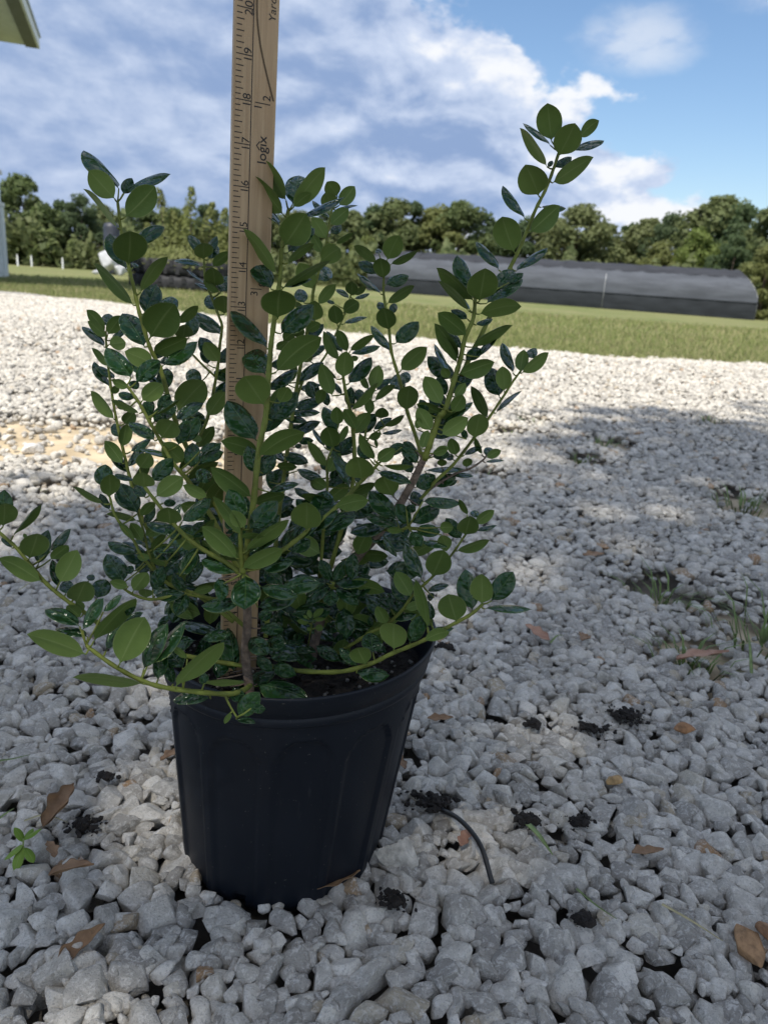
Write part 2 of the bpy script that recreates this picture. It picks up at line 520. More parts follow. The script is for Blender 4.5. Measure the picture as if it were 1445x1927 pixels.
# the 300 that show largest become single stones
rel = np.stack([S[:, 0], S[:, 1], S[:, 2]-CAM_H], -1)
fz = rel @ np.array(C_F); ix_ = 722.5+FPX*(rel @ np.array(C_R))/fz; iy_ = 963.5-FPX*(rel @ np.array(C_U))/fz
inside = (ix_ > -10) & (ix_ < 1455) & (iy_ < 1945)
size = np.where(inside, vis*S[:, 3]*S[:, 4]/fz**2, 0)
order = np.argsort(-size)
single = np.zeros(len(S), bool); single[order[:300]] = True
meshes = []
for k in range(NPROTO):
    Vp, Fp = PROTO[3][k]
    meshes.append(np_mesh("stone", Vp, Fp, MAT_STONE_OBJ, False))
Rm = rotmats(S[:, 6], S[:, 7], S[:, 8])
for i in order[:300]:
    o = link("stone", meshes[int(S[i, 9])], gravel_bed)
    Mx = Matrix(Rm[i].tolist()).to_4x4() @ Matrix.Diagonal((S[i, 3], S[i, 4], S[i, 5], 1))
    Mx.translation = Vector(S[i, :3])
    o.matrix_basis = Mx
dist = np.hypot(S[:, 0], S[:, 1])
lod = np.where(dist < 0.95, 2, np.where(dist < 2.3, 1, 0))
lod = np.where((lod == 2) & (vis < 0.5), 1, lod)
AV, AF, AT_ = [], [], []; nv = 0
sel_all = ~single
for L, PL in ((2, 2), (1, 1), (0, 0)):
    for k in range(NPROTO):
        sel = np.where(sel_all & (lod == L) & (S[:, 9] == k))[0]
        if not len(sel): continue
        Vp, Fp = PROTO[PL][k]
        W = np.einsum('nij,nvj->nvi', Rm[sel], Vp[None]*S[sel, None, 3:6]) + S[sel, None, :3]
        AV.append(W.reshape(-1, 3))
        AF.append((Fp[None]+(nv+np.arange(len(sel))*len(Vp))[:, None, None]).reshape(-1, 3))
        AT_.append(np.repeat(S[sel, 10], len(Vp))); nv += len(sel)*len(Vp)
me = np_mesh("gravel", np.vstack(AV), np.vstack(AF), MAT_STONE, False, {'tone': np.concatenate(AT_)})
tag(link("gravel", me, gravel_bed), kind="stuff")
print("stones", len(S), "tris", len(me.polygons))

# ---- grass blades on the near lawn (nobody could count them)
def blade_mesh(name, xy, hgt, wid, lean, mat):
    n = len(xy)
    ang = RNG.uniform(0, 2*math.pi, n); la = RNG.uniform(0, 2*math.pi, n)
    bx, by = np.cos(ang)*wid/2, np.sin(ang)*wid/2
    z0 = -0.036
    V = np.zeros((n, 5, 3))
    lx, ly = np.cos(la)*lean*hgt, np.sin(la)*lean*hgt
    for j, (s, h, l) in enumerate(((-1, 0, 0), (1, 0, 0), (0.75, .55, .35), (-.75, .55, .35), (0, 1, 1))):
        V[:, j, 0] = xy[:, 0]+s*bx+l*lx; V[:, j, 1] = xy[:, 1]+s*by+l*ly; V[:, j, 2] = z0+h*hgt
    base = (np.arange(n)*5)[:, None]
    F = np.concatenate([base+np.array([[0, 1, 2]]), base+np.array([[0, 2, 3]]), base+np.array([[3, 2, 4]])])
    return np_mesh(name, V.reshape(-1, 3), F, mat, False, {'tone': np.repeat(RNG.uniform(0, 1, n), 5)})
def grass_material():
    m, nt, b, o = new_mat("grass_blades")
    a = nt.nodes.new('ShaderNodeAttribute'); a.attribute_name = 'tone'; t = E(nt, a.outputs['Fac'])
    p = gpos(nt); n1 = nnoise(nt, p, 0.5, 4, 0.6)
    c = nmix(nt, t, (0.185, 0.230, 0.075), (0.315, 0.335, 0.135))
    c = nmix(nt, (t + n1 * 1.1).ss(1.05, 1.5) * 0.9, c, (0.42, 0.37, 0.21))
    setc(nt, b, c); b.inputs['Roughness'].default_value = 0.7; b.inputs['Specular IOR Level'].default_value = 0.2
    tr = nt.nodes.new('ShaderNodeBsdfTranslucent'); lk(nt, c, tr.inputs[0])
    mx = nt.nodes.new('ShaderNodeMixShader'); mx.inputs[0].default_value = 0.3
    lk(nt, b.outputs[0], mx.inputs[1]); lk(nt, tr.outputs[0], mx.inputs[2]); lk(nt, mx.outputs[0], o.inputs[0])
    return m
MAT_GRASS = grass_material()
pts = []
for off, n in ((0.0, 26000), (0.6, 34000), (2.0, 34000), (5.0, 26000)):
    span = {0.0: 0.8, 0.6: 1.6, 2.0: 3.4, 5.0: 7.0}[off]
    x = RNG.uniform(-10.5, 9.5, n*2); y = yb(x)+off+RNG.uniform(0, 1, n*2)**1.0*span - 0.12*(off == 0)*RNG.uniform(0, 1, n*2)
    k = (x > -0.66*y-0.8) & (x < 0.62*y+0.8)
    pts.append(np.stack([x[k], y[k]], -1)[:n])
xy = np.vstack(pts); d = np.hypot(xy[:, 0], xy[:, 1])
me = blade_mesh("lawn_grass", xy, RNG.uniform(0.03, 0.075, len(xy))*(1+0.02*d), 0.0035+0.0007*d, RNG.uniform(0.1, 0.7, len(xy)), MAT_GRASS)
tag(link("lawn_grass", me), "short sunlit green grass of the mown lawn beyond the gravel", "grass", kind="stuff")
# ================================================================== PLANT, traced shoots
CROP = {'a1': (130, 260, 4.515), 'a2': (130, 560, 4.515), 'a3': (400, 280, 4.515), 'a4': (400, 640, 4.515), 'a5': (640, 420, 4.515), 'a6': (840, 160, 4.515), 'a7': (760, 480, 4.515), 'a8': (640, 760, 4.515), 'b1': (0, 860, 4.515), 'b2': (130, 840, 4.515), 'b3': (40, 1040, 3.6125), 'b4': (380, 860, 3.6125), 'b5': (380, 1040, 4.515), 'b6': (640, 920, 3.905), 'b7': (560, 620, 6.02)}
# name: (stem points px,py,distance  tip -> base), tip radius mm, base radius mm, woody
SHOOT = {
 'A': ([(222, 380, .54), (228, 430, .54), (240, 490, .54), (252, 540, .54), (263, 589, .54), (281, 649, .545), (294, 677, .55), (305, 702, .55), (330, 790, .555), (370, 880, .56), (420, 980, .56), (458, 1080, .55)], 1.1, 2.2, 0),
 'M': ([(200, 640, .57), (206, 704, .57), (216, 770, .57), (225, 815, .57), (238, 870, .57), (243, 892, .57), (262, 960, .57), (300, 1040, .57), (350, 1100, .565), (440, 1170, .56)], .9, 1.8, 0),
 'N': ([(239, 725, .53), (263, 759, .53), (285, 799, .53), (303, 830, .535), (325, 870, .535), (354, 904, .54), (391, 960, .54), (405, 984, .54), (428, 1030, .54), (458, 1088, .54)], 1.1, 2.2, 0),
 'O': ([(384, 480, .62), (385, 505, .62), (388, 530, .62), (411, 592, .62), (418, 615, .62), (414, 650, .62), (411, 684, .62), (400, 748, .62), (389, 793, .62), (371, 844, .615), (385, 920, .61), (430, 1010, .60), (470, 1120, .585)], .9, 1.9, 0),
 'O2': ([(325, 620, .60), (340, 640, .605), (360, 664, .61), (385, 690, .615), (405, 708, .62)], .8, 1.1, 0),
 'R': ([(270, 905, .50), (272, 915, .50), (298, 949, .50), (329, 988, .50), (365, 1022, .50), (396, 1042, .50), (427, 1059, .50), (452, 1078, .50)], 1.1, 1.9, 0),
 'Q': ([(207, 935, .53), (219, 973, .53), (252, 1017, .535), (263, 1039, .535), (283, 1064, .54), (320, 1100, .545), (400, 1130, .55), (462, 1180, .555)], .9, 1.7, 0),
 'Q2': ([(260, 962, .54), (263, 975, .54), (272, 1004, .54), (283, 1050, .54), (300, 1085, .545)], .8, 1.1, 0),
 'Q3': ([(226, 1103, .50), (254, 1120, .505), (289, 1128, .51), (347, 1119, .52), (410, 1128, .54)], .9, 1.4, 0),
 'C': ([(453, 982, .48), (453, 1020, .485), (455, 1050, .49), (458, 1078, .495)], 1.4, 2.3, 0),
 'trunk': ([(458, 1074, .495), (463, 1100, .515), (466, 1170, .535), (462, 1225, .545), (467, 1275, .55), (475, 1330, .555)], 2.9, 4.2, 1),
 'B': ([(543, 395, .50), (531, 464, .50), (527, 524, .50), (518, 590, .50), (510, 650, .50), (507, 690, .50), (500, 784, .50), (487, 850, .50), (477, 948, .50), (468, 1010, .50), (459, 1074, .50)], 1.4, 2.6, 0),
 'S': ([(712, 872, .54), (700, 886, .54), (679, 907, .54), (632, 955, .53), (577, 1001, .515), (529, 1037, .505), (458, 1078, .50)], 1.2, 2.0, 0),
 'T': ([(628, 838, .58), (616, 870, .58), (616, 916, .58), (610, 980, .58), (602, 1090, .60)], .9, 1.6, 0),
 'U': ([(646, 700, .58), (646, 711, .58), (651, 740, .58), (661, 786, .58), (667, 853, .585), (660, 930, .59), (630, 1040, .60), (602, 1140, .61)], 1.1, 2.2, 0),
 'U2': ([(703, 728, .62), (697, 760, .62), (690, 800, .62), (680, 870, .62), (668, 940, .61)], .7, 1.2, 0),
 'U3': ([(724, 802, .63), (693, 826, .63), (680, 870, .625)], .7, 1.0, 0),
 'D': ([(625, 392, .62), (619, 422, .62), (613, 462, .62), (602, 504, .62), (590, 546, .62), (587, 570, .62), (575, 640, .62), (560, 720, .62), (545, 820, .615), (530, 930, .61), (515, 1060, .60), (500, 1200, .59)], .9, 2.2, 0),
 'V': ([(661, 552, .68), (650, 588, .68), (635, 621, .675), (615, 665, .67), (590, 700, .665), (568, 722, .66), (548, 800, .64), (535, 900, .62)], .7, 1.5, 0),
 'E': ([(723, 505, .64), (722, 553, .64), (731, 608, .64), (737, 664, .64), (753, 719, .635), (766, 774, .63), (782, 820, .62), (794, 862, .60)], 1.0, 2.0, 0),
 'F': ([(1052, 285, .60), (1030, 348, .60), (1008, 393, .60), (990, 437, .60), (973, 477, .60), (960, 503, .60), (940, 550, .60), (915, 610, .595), (890, 660, .59), (868, 706, .58)], 1.3, 2.2, 0),
 'G': ([(894, 563, .57), (890, 600, .57), (875, 635, .57), (865, 680, .57), (855, 713, .57), (838, 770, .57), (826, 786, .572), (812, 825, .575), (798, 866, .58)], 1.5, 3.0, 0),
 'G2': ([(798, 862, .58), (780, 900, .585), (758, 940, .59), (735, 975, .595), (700, 1020, .60), (680, 1040, .605), (640, 1095, .61), (612, 1145, .612), (592, 1210, .615), (585, 1260, .615)], 3.1, 4.4, 1),
 'H': ([(981, 696, .60), (964, 719, .60), (948, 744, .60), (917, 790, .60), (891, 825, .60), (853, 874, .60), (820, 905, .60), (795, 935, .60), (765, 965, .595)], .9, 1.7, 0),
 'I': ([(916, 856, .61), (908, 866, .61), (884, 882, .61), (857, 891, .61), (817, 915, .605), (788, 940, .60)], .7, 1.3, 1),
 'W': ([(768, 992, .56), (745, 1000, .575), (722, 996, .592)], 1.3, 1.6, 0),
 'J': ([(877, 1004, .57), (848, 1046, .57), (813, 1086, .57), (779, 1117, .57), (755, 1150, .575), (724, 1178, .58), (701, 1188, .58), (668, 1209, .585), (625, 1235, .60)], .9, 1.7, 0),
 'K': ([(908, 1137, .52), (886, 1156, .52), (855, 1173, .52), (799, 1204, .525), (737, 1230, .53), (699, 1248, .535), (640, 1264, .54), (560, 1262, .55), (490, 1250, .555)], 1.2, 2.1, 0),
 'L1': ([(-14, 982, .50), (0, 1002, .50), (29, 1028, .50), (55, 1059, .50), (89, 1099, .50), (133, 1135, .505), (159, 1152, .51), (200, 1182, .515), (270, 1215, .525), (380, 1240, .54), (470, 1255, .55)], 1.1, 1.9, 0),
 'L2': ([(163, 1214, .46), (172, 1222, .46), (220, 1256, .462), (275, 1284, .465), (331, 1297, .47), (422, 1306, .48), (455, 1300, .50), (472, 1290, .54)], 1.2, 2.1, 0),
 'L3': ([(446, 1350, .475), (434, 1330, .478), (422, 1306, .48)], .6, .9, 0),
 'X': ([(628, 1097, .57), (620, 1120, .585), (606, 1150, .61)], 1.2, 1.5, 0),
}
# leaves: crop, base x,y, tip x,y, visible width, side (u = underside seen, t = upper side seen)
LEAF = {
 'A': [('a1', 390,515,172,272,185,'u'), ('a1', 425,430,140,75,125,'t'), ('a1', 480,668,735,408,195,'u'), ('a1', 470,470,860,295,62,'t'), ('a1', 460,475,540,335,90,'t'), ('a1', 415,765,145,420,58,'u'), ('a1', 505,1075,520,782,255,'u'), ('a1', 490,1115,350,805,150,'t'), ('a1', 560,900,806,740,112,'t'), ('a1', 548,1420,220,1060,98,'u'), ('a1', 610,1310,830,995,88,'u'), ('a1', 645,1495,745,1240,165,'t'), ('a1', 690,1698,900,1403,272,'u'), ('a1', 830,1520,870,1330,140,'t'), ('a1', 645,1775,455,1475,170,'t'), ('a2', 800,580,1090,368,122,'t'), ('a2', 790,800,835,590,130,'t'), ('a2', 720,560,475,455,150,'u'), ('a1', 545,1100,570,1060,60,'t')],
 'M': [('a1', 310,1640,160,1455,98,'u'), ('a1', 330,1670,455,1505,105,'u'), ('a1', 320,1690,165,1550,72,'u'), ('a1', 300,1775,120,1590,70,'t'), ('a1', 365,1715,495,1615,55,'t'), ('a1', 320,1600,340,1490,95,'t'), ('a1', 340,1755,485,1735,112,'u'), ('a2', 330,585,200,425,60,'u'), ('a2', 345,760,220,540,72,'t'), ('a2', 390,690,250,570,70,'t'), ('a2', 385,1035,200,785,85,'u'), ('a2', 370,820,420,750,60,'u'), ('a2', 455,1270,490,1070,100,'u'), ('a2', 430,1190,385,1060,90,'t'), ('a2', 470,1190,535,1110,70,'t'), ('a2', 455,1410,310,1215,112,'u'), ('a2', 470,1450,420,1270,30,'t'), ('a2', 468,1075,560,960,105,'u'), ('a2', 525,1310,700,1200,62,'t')],
 'N': [('a2', 620,880,800,730,142,'u'), ('a2', 505,765,370,705,72,'u'), ('a2', 520,770,590,712,80,'t'), ('a2', 600,985,360,870,52,'u'), ('a2', 530,682,320,410,160,'t'), ('a2', 570,722,772,530,140,'t'), ('a2', 730,1215,510,1060,100,'t'), ('a2', 785,1200,900,1040,185,'u'), ('a2', 800,1225,965,1395,160,'u'), ('a2', 860,1370,600,1285,52,'t'), ('a2', 700,1030,640,880,85,'t'), ('a2', 720,1060,870,935,130,'t'), ('a2', 715,1010,940,850,32,'u'), ('a2', 930,1255,1010,1035,112,'t'), ('a2', 1040,1450,1050,1230,140,'t'), ('a2', 1110,1310,1250,1230,52,'t'), ('a2', 1110,1395,1312,1310,90,'t'), ('a2', 560,860,420,810,70,'t'), ('a2', 650,1010,700,860,100,'t'), ('a2', 880,1010,820,850,110,'t'), ('a2', 760,960,860,820,90,'t'), ('a2', 470,960,420,860,70,'t')],
 'O': [('a1', 1140,1030,1140,885,148,'u'), ('a1', 1110,1000,1030,815,82,'t'), ('a1', 1160,1005,1250,822,75,'t'), ('a1', 1190,1030,1260,905,92,'t'), ('a1', 1120,1092,895,1025,42,'t'), ('a1', 1220,1092,1375,965,82,'u'), ('a1', 1240,1262,1222,1095,150,'u'), ('a1', 1145,1235,1005,1110,30,'t'), ('a1', 1278,1312,1145,1205,60,'u'), ('a1', 1232,1312,1070,1230,32,'t'), ('a1', 1290,1312,1350,1170,112,'t'), ('a1', 1320,1495,1310,1330,190,'u'), ('a1', 1255,1465,1178,1330,112,'t'), ('a1', 1290,1668,1055,1465,122,'t'), ('a2', 1275,545,1150,375,122,'u'), ('a2', 1235,510,1110,330,122,'t'), ('a2', 1180,570,1140,430,82,'t'), ('a2', 918,968,1160,702,222,'u'), ('a2', 1180,1008,1330,800,132,'u'), ('a2', 1250,690,1330,620,112,'t'), ('a2', 1172,1062,970,1000,112,'t'), ('a2', 1150,1112,1068,1112,70,'t'), ('a2', 1030,1190,1132,1205,60,'u'), ('a2', 1130,1700,1290,1560,70,'t')],
 'O2': [('a1', 930,1580,1097,1420,85,'u'), ('a1', 970,1702,985,1578,152,'u'), ('a1', 1020,1695,1075,1520,112,'t'), ('a2', 1135,705,985,635,112,'t')],
 'R': [('a2', 640,1615,630,1470,192,'u'), ('a2', 740,1692,972,1520,150,'u'), ('a2', 552,1560,390,1495,52,'t'), ('a2', 650,1700,560,1590,100,'t'), ('a2', 710,1562,880,1362,132,'t'), ('a2', 600,1452,690,1320,132,'u'), ('b2', 860,662,840,500,192,'u'), ('b2', 960,642,1205,440,122,'t'), ('b2', 940,1105,1085,860,122,'t'), ('b2', 1175,432,970,328,95,'u'), ('b2', 1090,295,1205,215,132,'t'), ('b2', 960,785,815,688,92,'t'), ('b2', 800,482,912,480,62,'t'), ('b2', 1060,780,1150,640,120,'t'), ('b2', 830,985,930,890,100,'t'), ('b2', 720,880,945,865,55,'t'), ('b2', 740,960,830,880,130,'t')],
 'Q': [('b2', 350,430,345,232,152,'u'), ('b2', 290,350,310,147,142,'t'), ('b2', 300,490,40,340,56,'u'), ('b2', 345,540,270,400,62,'t'), ('b2', 585,570,418,308,155,'t'), ('b2', 560,795,430,648,52,'u'), ('b2', 575,910,333,795,92,'t'), ('b2', 470,1155,320,903,172,'t'), ('b2', 560,1060,480,1040,70,'t'), ('b2', 690,1060,560,1010,80,'t')],
 'Q2': [('b2', 582,632,320,563,62,'u'), ('b2', 610,595,728,468,75,'u'), ('b2', 640,655,732,518,72,'t'), ('b2', 650,762,817,655,92,'u'), ('b2', 628,805,528,648,92,'u'), ('b2', 705,882,827,733,62,'u'), ('b2', 690,950,580,932,62,'u'), ('b2', 830,1010,690,960,50,'u')],
 'Q3': [('b2', 545,1232,672,1072,125,'u'), ('b2', 505,1190,348,1148,78,'u'), ('b2', 712,1222,805,1018,115,'t'), ('b2', 660,1288,650,1202,142,'u'), ('b2', 728,1272,985,1238,95,'t'), ('b2', 990,1235,890,1075,90,'t'), ('b2', 1000,1250,910,1440,120,'t'), ('b2', 1060,1240,1225,1190,70,'u')],
 'C': [('b4', 235,690,8,468,112,'u'), ('b4', 262,532,85,260,78,'u'), ('b4', 292,482,203,362,92,'u'), ('b4', 325,492,517,298,130,'t'), ('b4', 290,425,183,218,125,'t'), ('b4', 300,642,587,418,92,'u'), ('b4', 262,545,425,538,42,'u'), ('b4', 320,655,545,495,62,'t'), ('b4', 275,762,548,618,115,'u'), ('b4', 232,792,-2,690,100,'t'), ('b4', 300,808,290,1032,182,'t'), ('b4', 262,1005,-5,1008,95,'t'), ('b4', 398,882,652,948,92,'t'), ('b4', 530,900,805,848,115,'t'), ('b4', 380,1022,640,950,112,'t'), ('b4', 150,860,130,980,80,'t'), ('b4', 400,760,620,700,90,'t'), ('b4', 210,500,170,420,60,'t')],
 'B': [('a3', 600,560,308,230,152,'u'), ('a3', 625,440,398,88,122,'u'), ('a3', 680,502,952,153,142,'u'), ('a3', 680,475,735,203,190,'t'), ('a3', 690,495,835,370,82,'u'), ('a3', 572,655,318,328,92,'t'), ('a3', 612,822,800,532,235,'u'), ('a3', 720,600,1118,400,46,'t'), ('a3', 640,885,860,660,122,'t'), ('a3', 640,972,862,795,62,'u'), ('a3', 542,1065,265,680,100,'u'), ('a3', 500,1195,350,908,152,'t'), ('a3', 600,1185,995,930,80,'u'), ('a3', 600,1178,842,1098,62,'t'), ('a3', 555,1442,578,1182,285,'u'), ('a3', 462,1692,172,1325,132,'t'), ('a3', 580,1572,855,1318,172,'t'), ('a4', 540,272,915,-42,185,'u'), ('a4', 450,292,300,55,205,'t'), ('a4', 440,552,262,288,262,'u'), ('a4', 372,852,128,498,205,'t'), ('a4', 500,682,722,438,165,'t'), ('a4', 392,990,778,763,152,'u'), ('a4', 360,1135,300,895,125,'t'), ('a4', 430,1135,522,985,105,'t'), ('a4', 332,1335,-10,1078,152,'u'), ('a4', 570,535,645,395,115,'u'), ('a4', 480,1290,735,1208,72,'t')],
 'S': [('b4', 710,496,715,288,188,'u'), ('b4', 790,420,850,218,155,'t'), ('b4', 910,342,1132,288,102,'u'), ('a4', 1268,1185,1222,968,222,'u'), ('a4', 1162,1252,1018,938,95,'t'), ('b7', 870,1482,702,1183,115,'u'), ('b7', 900,1492,1105,1345,142,'u'), ('b7', 960,1545,1315,1528,52,'u'), ('b7', 930,1602,1295,1732,92,'t'), ('b7', 822,1475,688,1308,135,'t'), ('b7', 1010,1425,1205,1298,115,'t'), ('b7', 1180,1335,1345,1505,125,'t'), ('b7', 650,1720,760,1640,110,'t'), ('b4', 600,640,740,560,100,'t'), ('b4', 840,500,1040,400,90,'t'), ('b4', 850,440,1050,390,60,'t')],
 'T': [('b7', 402,1348,328,1098,205,'u'), ('b7', 450,1155,298,868,155,'t'), ('b7', 460,1085,440,868,135,'u'), ('b7', 332,1562,122,1258,105,'u'), ('b7', 305,1335,172,1113,52,'t'), ('b7', 590,1795,393,1373,105,'t'), ('b7', 352,1625,482,1398,125,'u'), ('b7', 468,1292,565,1085,82,'u'), ('b7', 480,1385,645,1215,115,'t'), ('b7', 242,1685,-5,1573,92,'t'), ('b7', 332,1795,178,1695,125,'u'), ('b7', 360,1690,470,1590,80,'t'), ('b7', 320,1600,270,1500,70,'t')],
 'U': [('b7', 522,548,550,243,195,'u'), ('b7', 580,615,835,308,165,'t'), ('b7', 462,352,298,15,115,'u'), ('b7', 505,265,340,5,105,'t'), ('b7', 562,255,455,5,115,'u'), ('b7', 592,245,868,48,95,'u'), ('b7', 602,285,935,183,75,'t'), ('b7', 392,752,268,383,165,'u'), ('b7', 445,565,288,383,52,'u'), ('b7', 615,922,892,588,95,'u'), ('b7', 602,905,610,648,115,'t'), ('b7', 700,840,700,668,115,'t'), ('b7', 662,1132,528,898,125,'u'), ('b7', 642,1065,762,948,75,'u'), ('b7', 600,330,690,320,60,'u'), ('b7', 500,740,420,600,60,'t')],
 'U2': [('b7', 802,682,718,508,75,'u'), ('b7', 850,685,922,403,155,'u'), ('b7', 892,692,1055,548,85,'t'), ('b7', 875,812,1097,618,78,'u'), ('b7', 822,965,800,778,105,'u'), ('b7', 180,792,118,588,102,'t'), ('b7', 232,852,292,668,112,'u'), ('b7', 342,872,308,698,92,'t')],
 'U3': [('b7', 702,1182,885,955,155,'t'), ('b7', 940,1012,962,878,145,'u'), ('b7', 862,1142,1065,998,82,'t'), ('b7', 980,1102,1203,958,68,'u'), ('b7', 950,1188,1188,1133,52,'t'), ('b7', 812,1242,945,1178,85,'u'), ('b7', 900,1340,880,1240,40,'u')],
 'D': [('a3', 1062,402,968,273,125,'u'), ('a3', 1075,482,1208,318,115,'u'), ('a3', 1020,512,958,362,132,'u'), ('a3', 1000,645,1155,508,112,'u'), ('a3', 990,592,855,428,52,'t'), ('a3', 970,762,848,578,112,'u'), ('a3', 1010,722,1092,648,72,'t'), ('a3', 930,885,848,728,85,'u'), ('a3', 1048,812,1195,713,42,'u'), ('a3', 920,962,1092,838,152,'u'), ('a3', 900,1125,992,1008,142,'t'), ('a3', 850,1192,738,968,152,'u'), ('a3', 900,1325,1043,1148,85,'u'), ('a3', 780,1312,728,1188,105,'t'), ('a3', 870,1465,872,1288,135,'u'), ('a3', 1060,520,1235,475,28,'t'), ('a3', 800,1550,915,1480,80,'u'), ('a3', 790,1530,860,1430,80,'t'), ('a3', 690,1600,770,1510,100,'u'), ('a3', 600,1630,690,1560,90,'u'), ('a3', 540,1700,640,1640,70,'u'), ('a3', 840,1740,910,1700,80,'t'), ('a3', 780,1800,820,1700,100,'u'), ('a4', 655,620,915,605,62,'t'), ('a4', 610,670,802,682,62,'t'), ('a4', 600,962,815,1035,95,'t'), ('a4', 540,1072,722,1072,75,'u'), ('a4', 480,1205,652,1108,125,'t'), ('a4', 722,1112,932,1192,72,'t'), ('a4', 460,1335,620,1270,72,'t'), ('a4', 970,1255,828,1198,95,'u'), ('a4', 692,1255,852,1335,65,'t'), ('a4', 530,360,720,250,60,'t'), ('a4', 640,740,740,720,40,'t'), ('a4', 720,860,860,850,60,'t'), ('a4', 700,910,760,890,40,'t')],
 'V': [('a3', 1180,1248,1185,1122,102,'u'), ('a3', 1200,1242,1303,1173,52,'u'), ('a3', 1160,1272,1048,1188,42,'t'), ('a3', 1205,1278,1335,1228,36,'t'), ('a3', 1110,1392,1248,1298,108,'u'), ('a3', 1060,1495,1030,1322,118,'u'), ('a3', 1115,1488,1313,1423,46,'t'), ('a3', 1040,1320,965,1290,30,'t'), ('a4', 770,130,850,170,90,'u'), ('a4', 760,370,720,345,50,'u'), ('a4', 730,420,930,380,42,'t'), ('a4', 900,480,815,345,80,'t'), ('a4', 640,380,700,180,60,'u')],
 'E': [('a5', 400,312,502,102,155,'u'), ('a5', 310,335,122,183,85,'u'), ('a5', 430,352,655,226,62,'u'), ('a5', 372,468,340,287,135,'u'), ('a5', 312,435,157,323,85,'t'), ('a5', 390,522,585,438,95,'t'), ('a5', 345,602,153,413,46,'t'), ('a5', 400,685,628,527,85,'u'), ('a5', 410,908,368,713,155,'u'), ('a5', 370,740,320,672,65,'t'), ('a5', 440,775,465,678,65,'t'), ('a5', 420,1090,263,868,72,'t'), ('a5', 470,1023,668,832,135,'t'), ('a5', 515,1253,738,1052,135,'u'), ('a5', 505,1425,475,1278,125,'t'), ('a5', 540,1372,565,1258,95,'t'), ('a5', 560,1595,592,1368,165,'u'), ('a5', 330,260,320,210,50,'t')],
 'F': [('a6', 890,475,858,148,205,'u'), ('a6', 950,605,1092,318,222,'u'), ('a6', 1130,445,1288,298,95,'u'), ('a6', 1070,562,1338,458,62,'t'), ('a6', 880,512,652,316,46,'t'), ('a6', 852,695,628,360,88,'u'), ('a6', 920,705,1062,608,75,'t'), ('a6', 900,832,1238,602,135,'u'), ('a6', 782,942,668,668,225,'u'), ('a6', 662,1135,482,848,68,'t'), ('a6', 800,1040,1018,1035,46,'t'), ('a6', 710,1248,957,1022,155,'u'), ('a6', 575,1422,472,1106,215,'u'), ('a6', 590,1582,853,1378,78,'t'), ('a6', 442,1572,248,1328,75,'t'), ('a6', 860,700,900,640,40,'t')],
 'G': [('a7', 640,392,690,98,238,'u'), ('a7', 590,392,292,90,105,'u'), ('a7', 572,305,462,-12,125,'t'), ('a7', 548,475,292,218,62,'u'), ('a7', 560,470,430,270,60,'t'), ('a7', 780,295,935,118,145,'t'), ('a7', 700,412,1008,203,115,'t'), ('a7', 890,235,1012,148,65,'t'), ('a7', 640,502,993,420,125,'u'), ('a7', 530,683,288,487,145,'u'), ('a7', 540,545,398,467,65,'t'), ('a7', 460,885,262,577,115,'u'), ('a7', 480,795,368,637,85,'t'), ('a7', 450,915,338,697,62,'u'), ('a7', 575,783,918,593,75,'u'), ('a7', 640,865,802,667,58,'t'), ('a7', 610,595,753,538,52,'t'), ('a7', 520,893,653,787,95,'t'), ('a7', 470,1012,763,898,135,'u'), ('a7', 480,1083,603,1007,52,'t'), ('a7', 395,1065,262,747,62,'t'), ('a7', 380,1045,328,957,75,'u'), ('a7', 320,1268,178,1027,145,'u'), ('a7', 360,1195,278,1037,95,'t'), ('a7', 300,1295,228,1187,85,'t'), ('a7', 430,1205,523,1087,75,'u'), ('a7', 410,1335,503,1187,115,'u'), ('a7', 330,1445,583,1243,52,'t'), ('a7', 320,1528,543,1377,135,'u'), ('a7', 230,1493,112,1297,125,'u'), ('a7', 200,1345,137,1222,65,'t'), ('a7', 250,1405,228,1267,105,'t'), ('a7', 150,1645,203,1487,85,'u'), ('a7', 530,1565,498,1478,52,'t'), ('a7', 240,1685,373,1647,62,'u'), ('a7', 240,1715,383,1687,72,'t'), ('a7', 100,1660,0,1580,60,'t'), ('a7', 90,1760,-10,1620,90,'t'), ('a7', 110,1480,130,1380,60,'u')],
 'H': [('a7', 985,993,1020,802,105,'u'), ('a7', 1000,1003,1218,818,95,'u'), ('a7', 1055,875,1122,787,85,'t'), ('a7', 925,1003,838,742,78,'t'), ('a7', 850,1158,835,942,125,'u'), ('a7', 810,1203,728,942,155,'t'), ('a7', 780,1343,993,1137,52,'t'), ('a7', 700,1388,578,1107,98,'u'), ('a7', 705,1385,700,1258,24,'t'), ('a7', 595,1558,642,1342,168,'u'), ('a7', 440,1703,398,1552,98,'u'), ('a7', 510,1703,663,1617,52,'t'), ('a7', 420,1740,360,1700,60,'t')],
 'I': [('a7', 660,1695,608,1547,42,'u'), ('a7', 700,1723,823,1657,68,'u'), ('a7', 690,1705,735,1627,75,'t'), ('a7', 690,1763,853,1738,32,'t'), ('a7', 530,1805,540,1722,78,'u'), ('a8', 790,695,985,607,105,'t'), ('a8', 720,572,1065,553,42,'t'), ('a8', 960,612,1133,612,42,'t'), ('a8', 900,695,995,648,42,'t'), ('a8', 860,535,872,467,85,'u')],
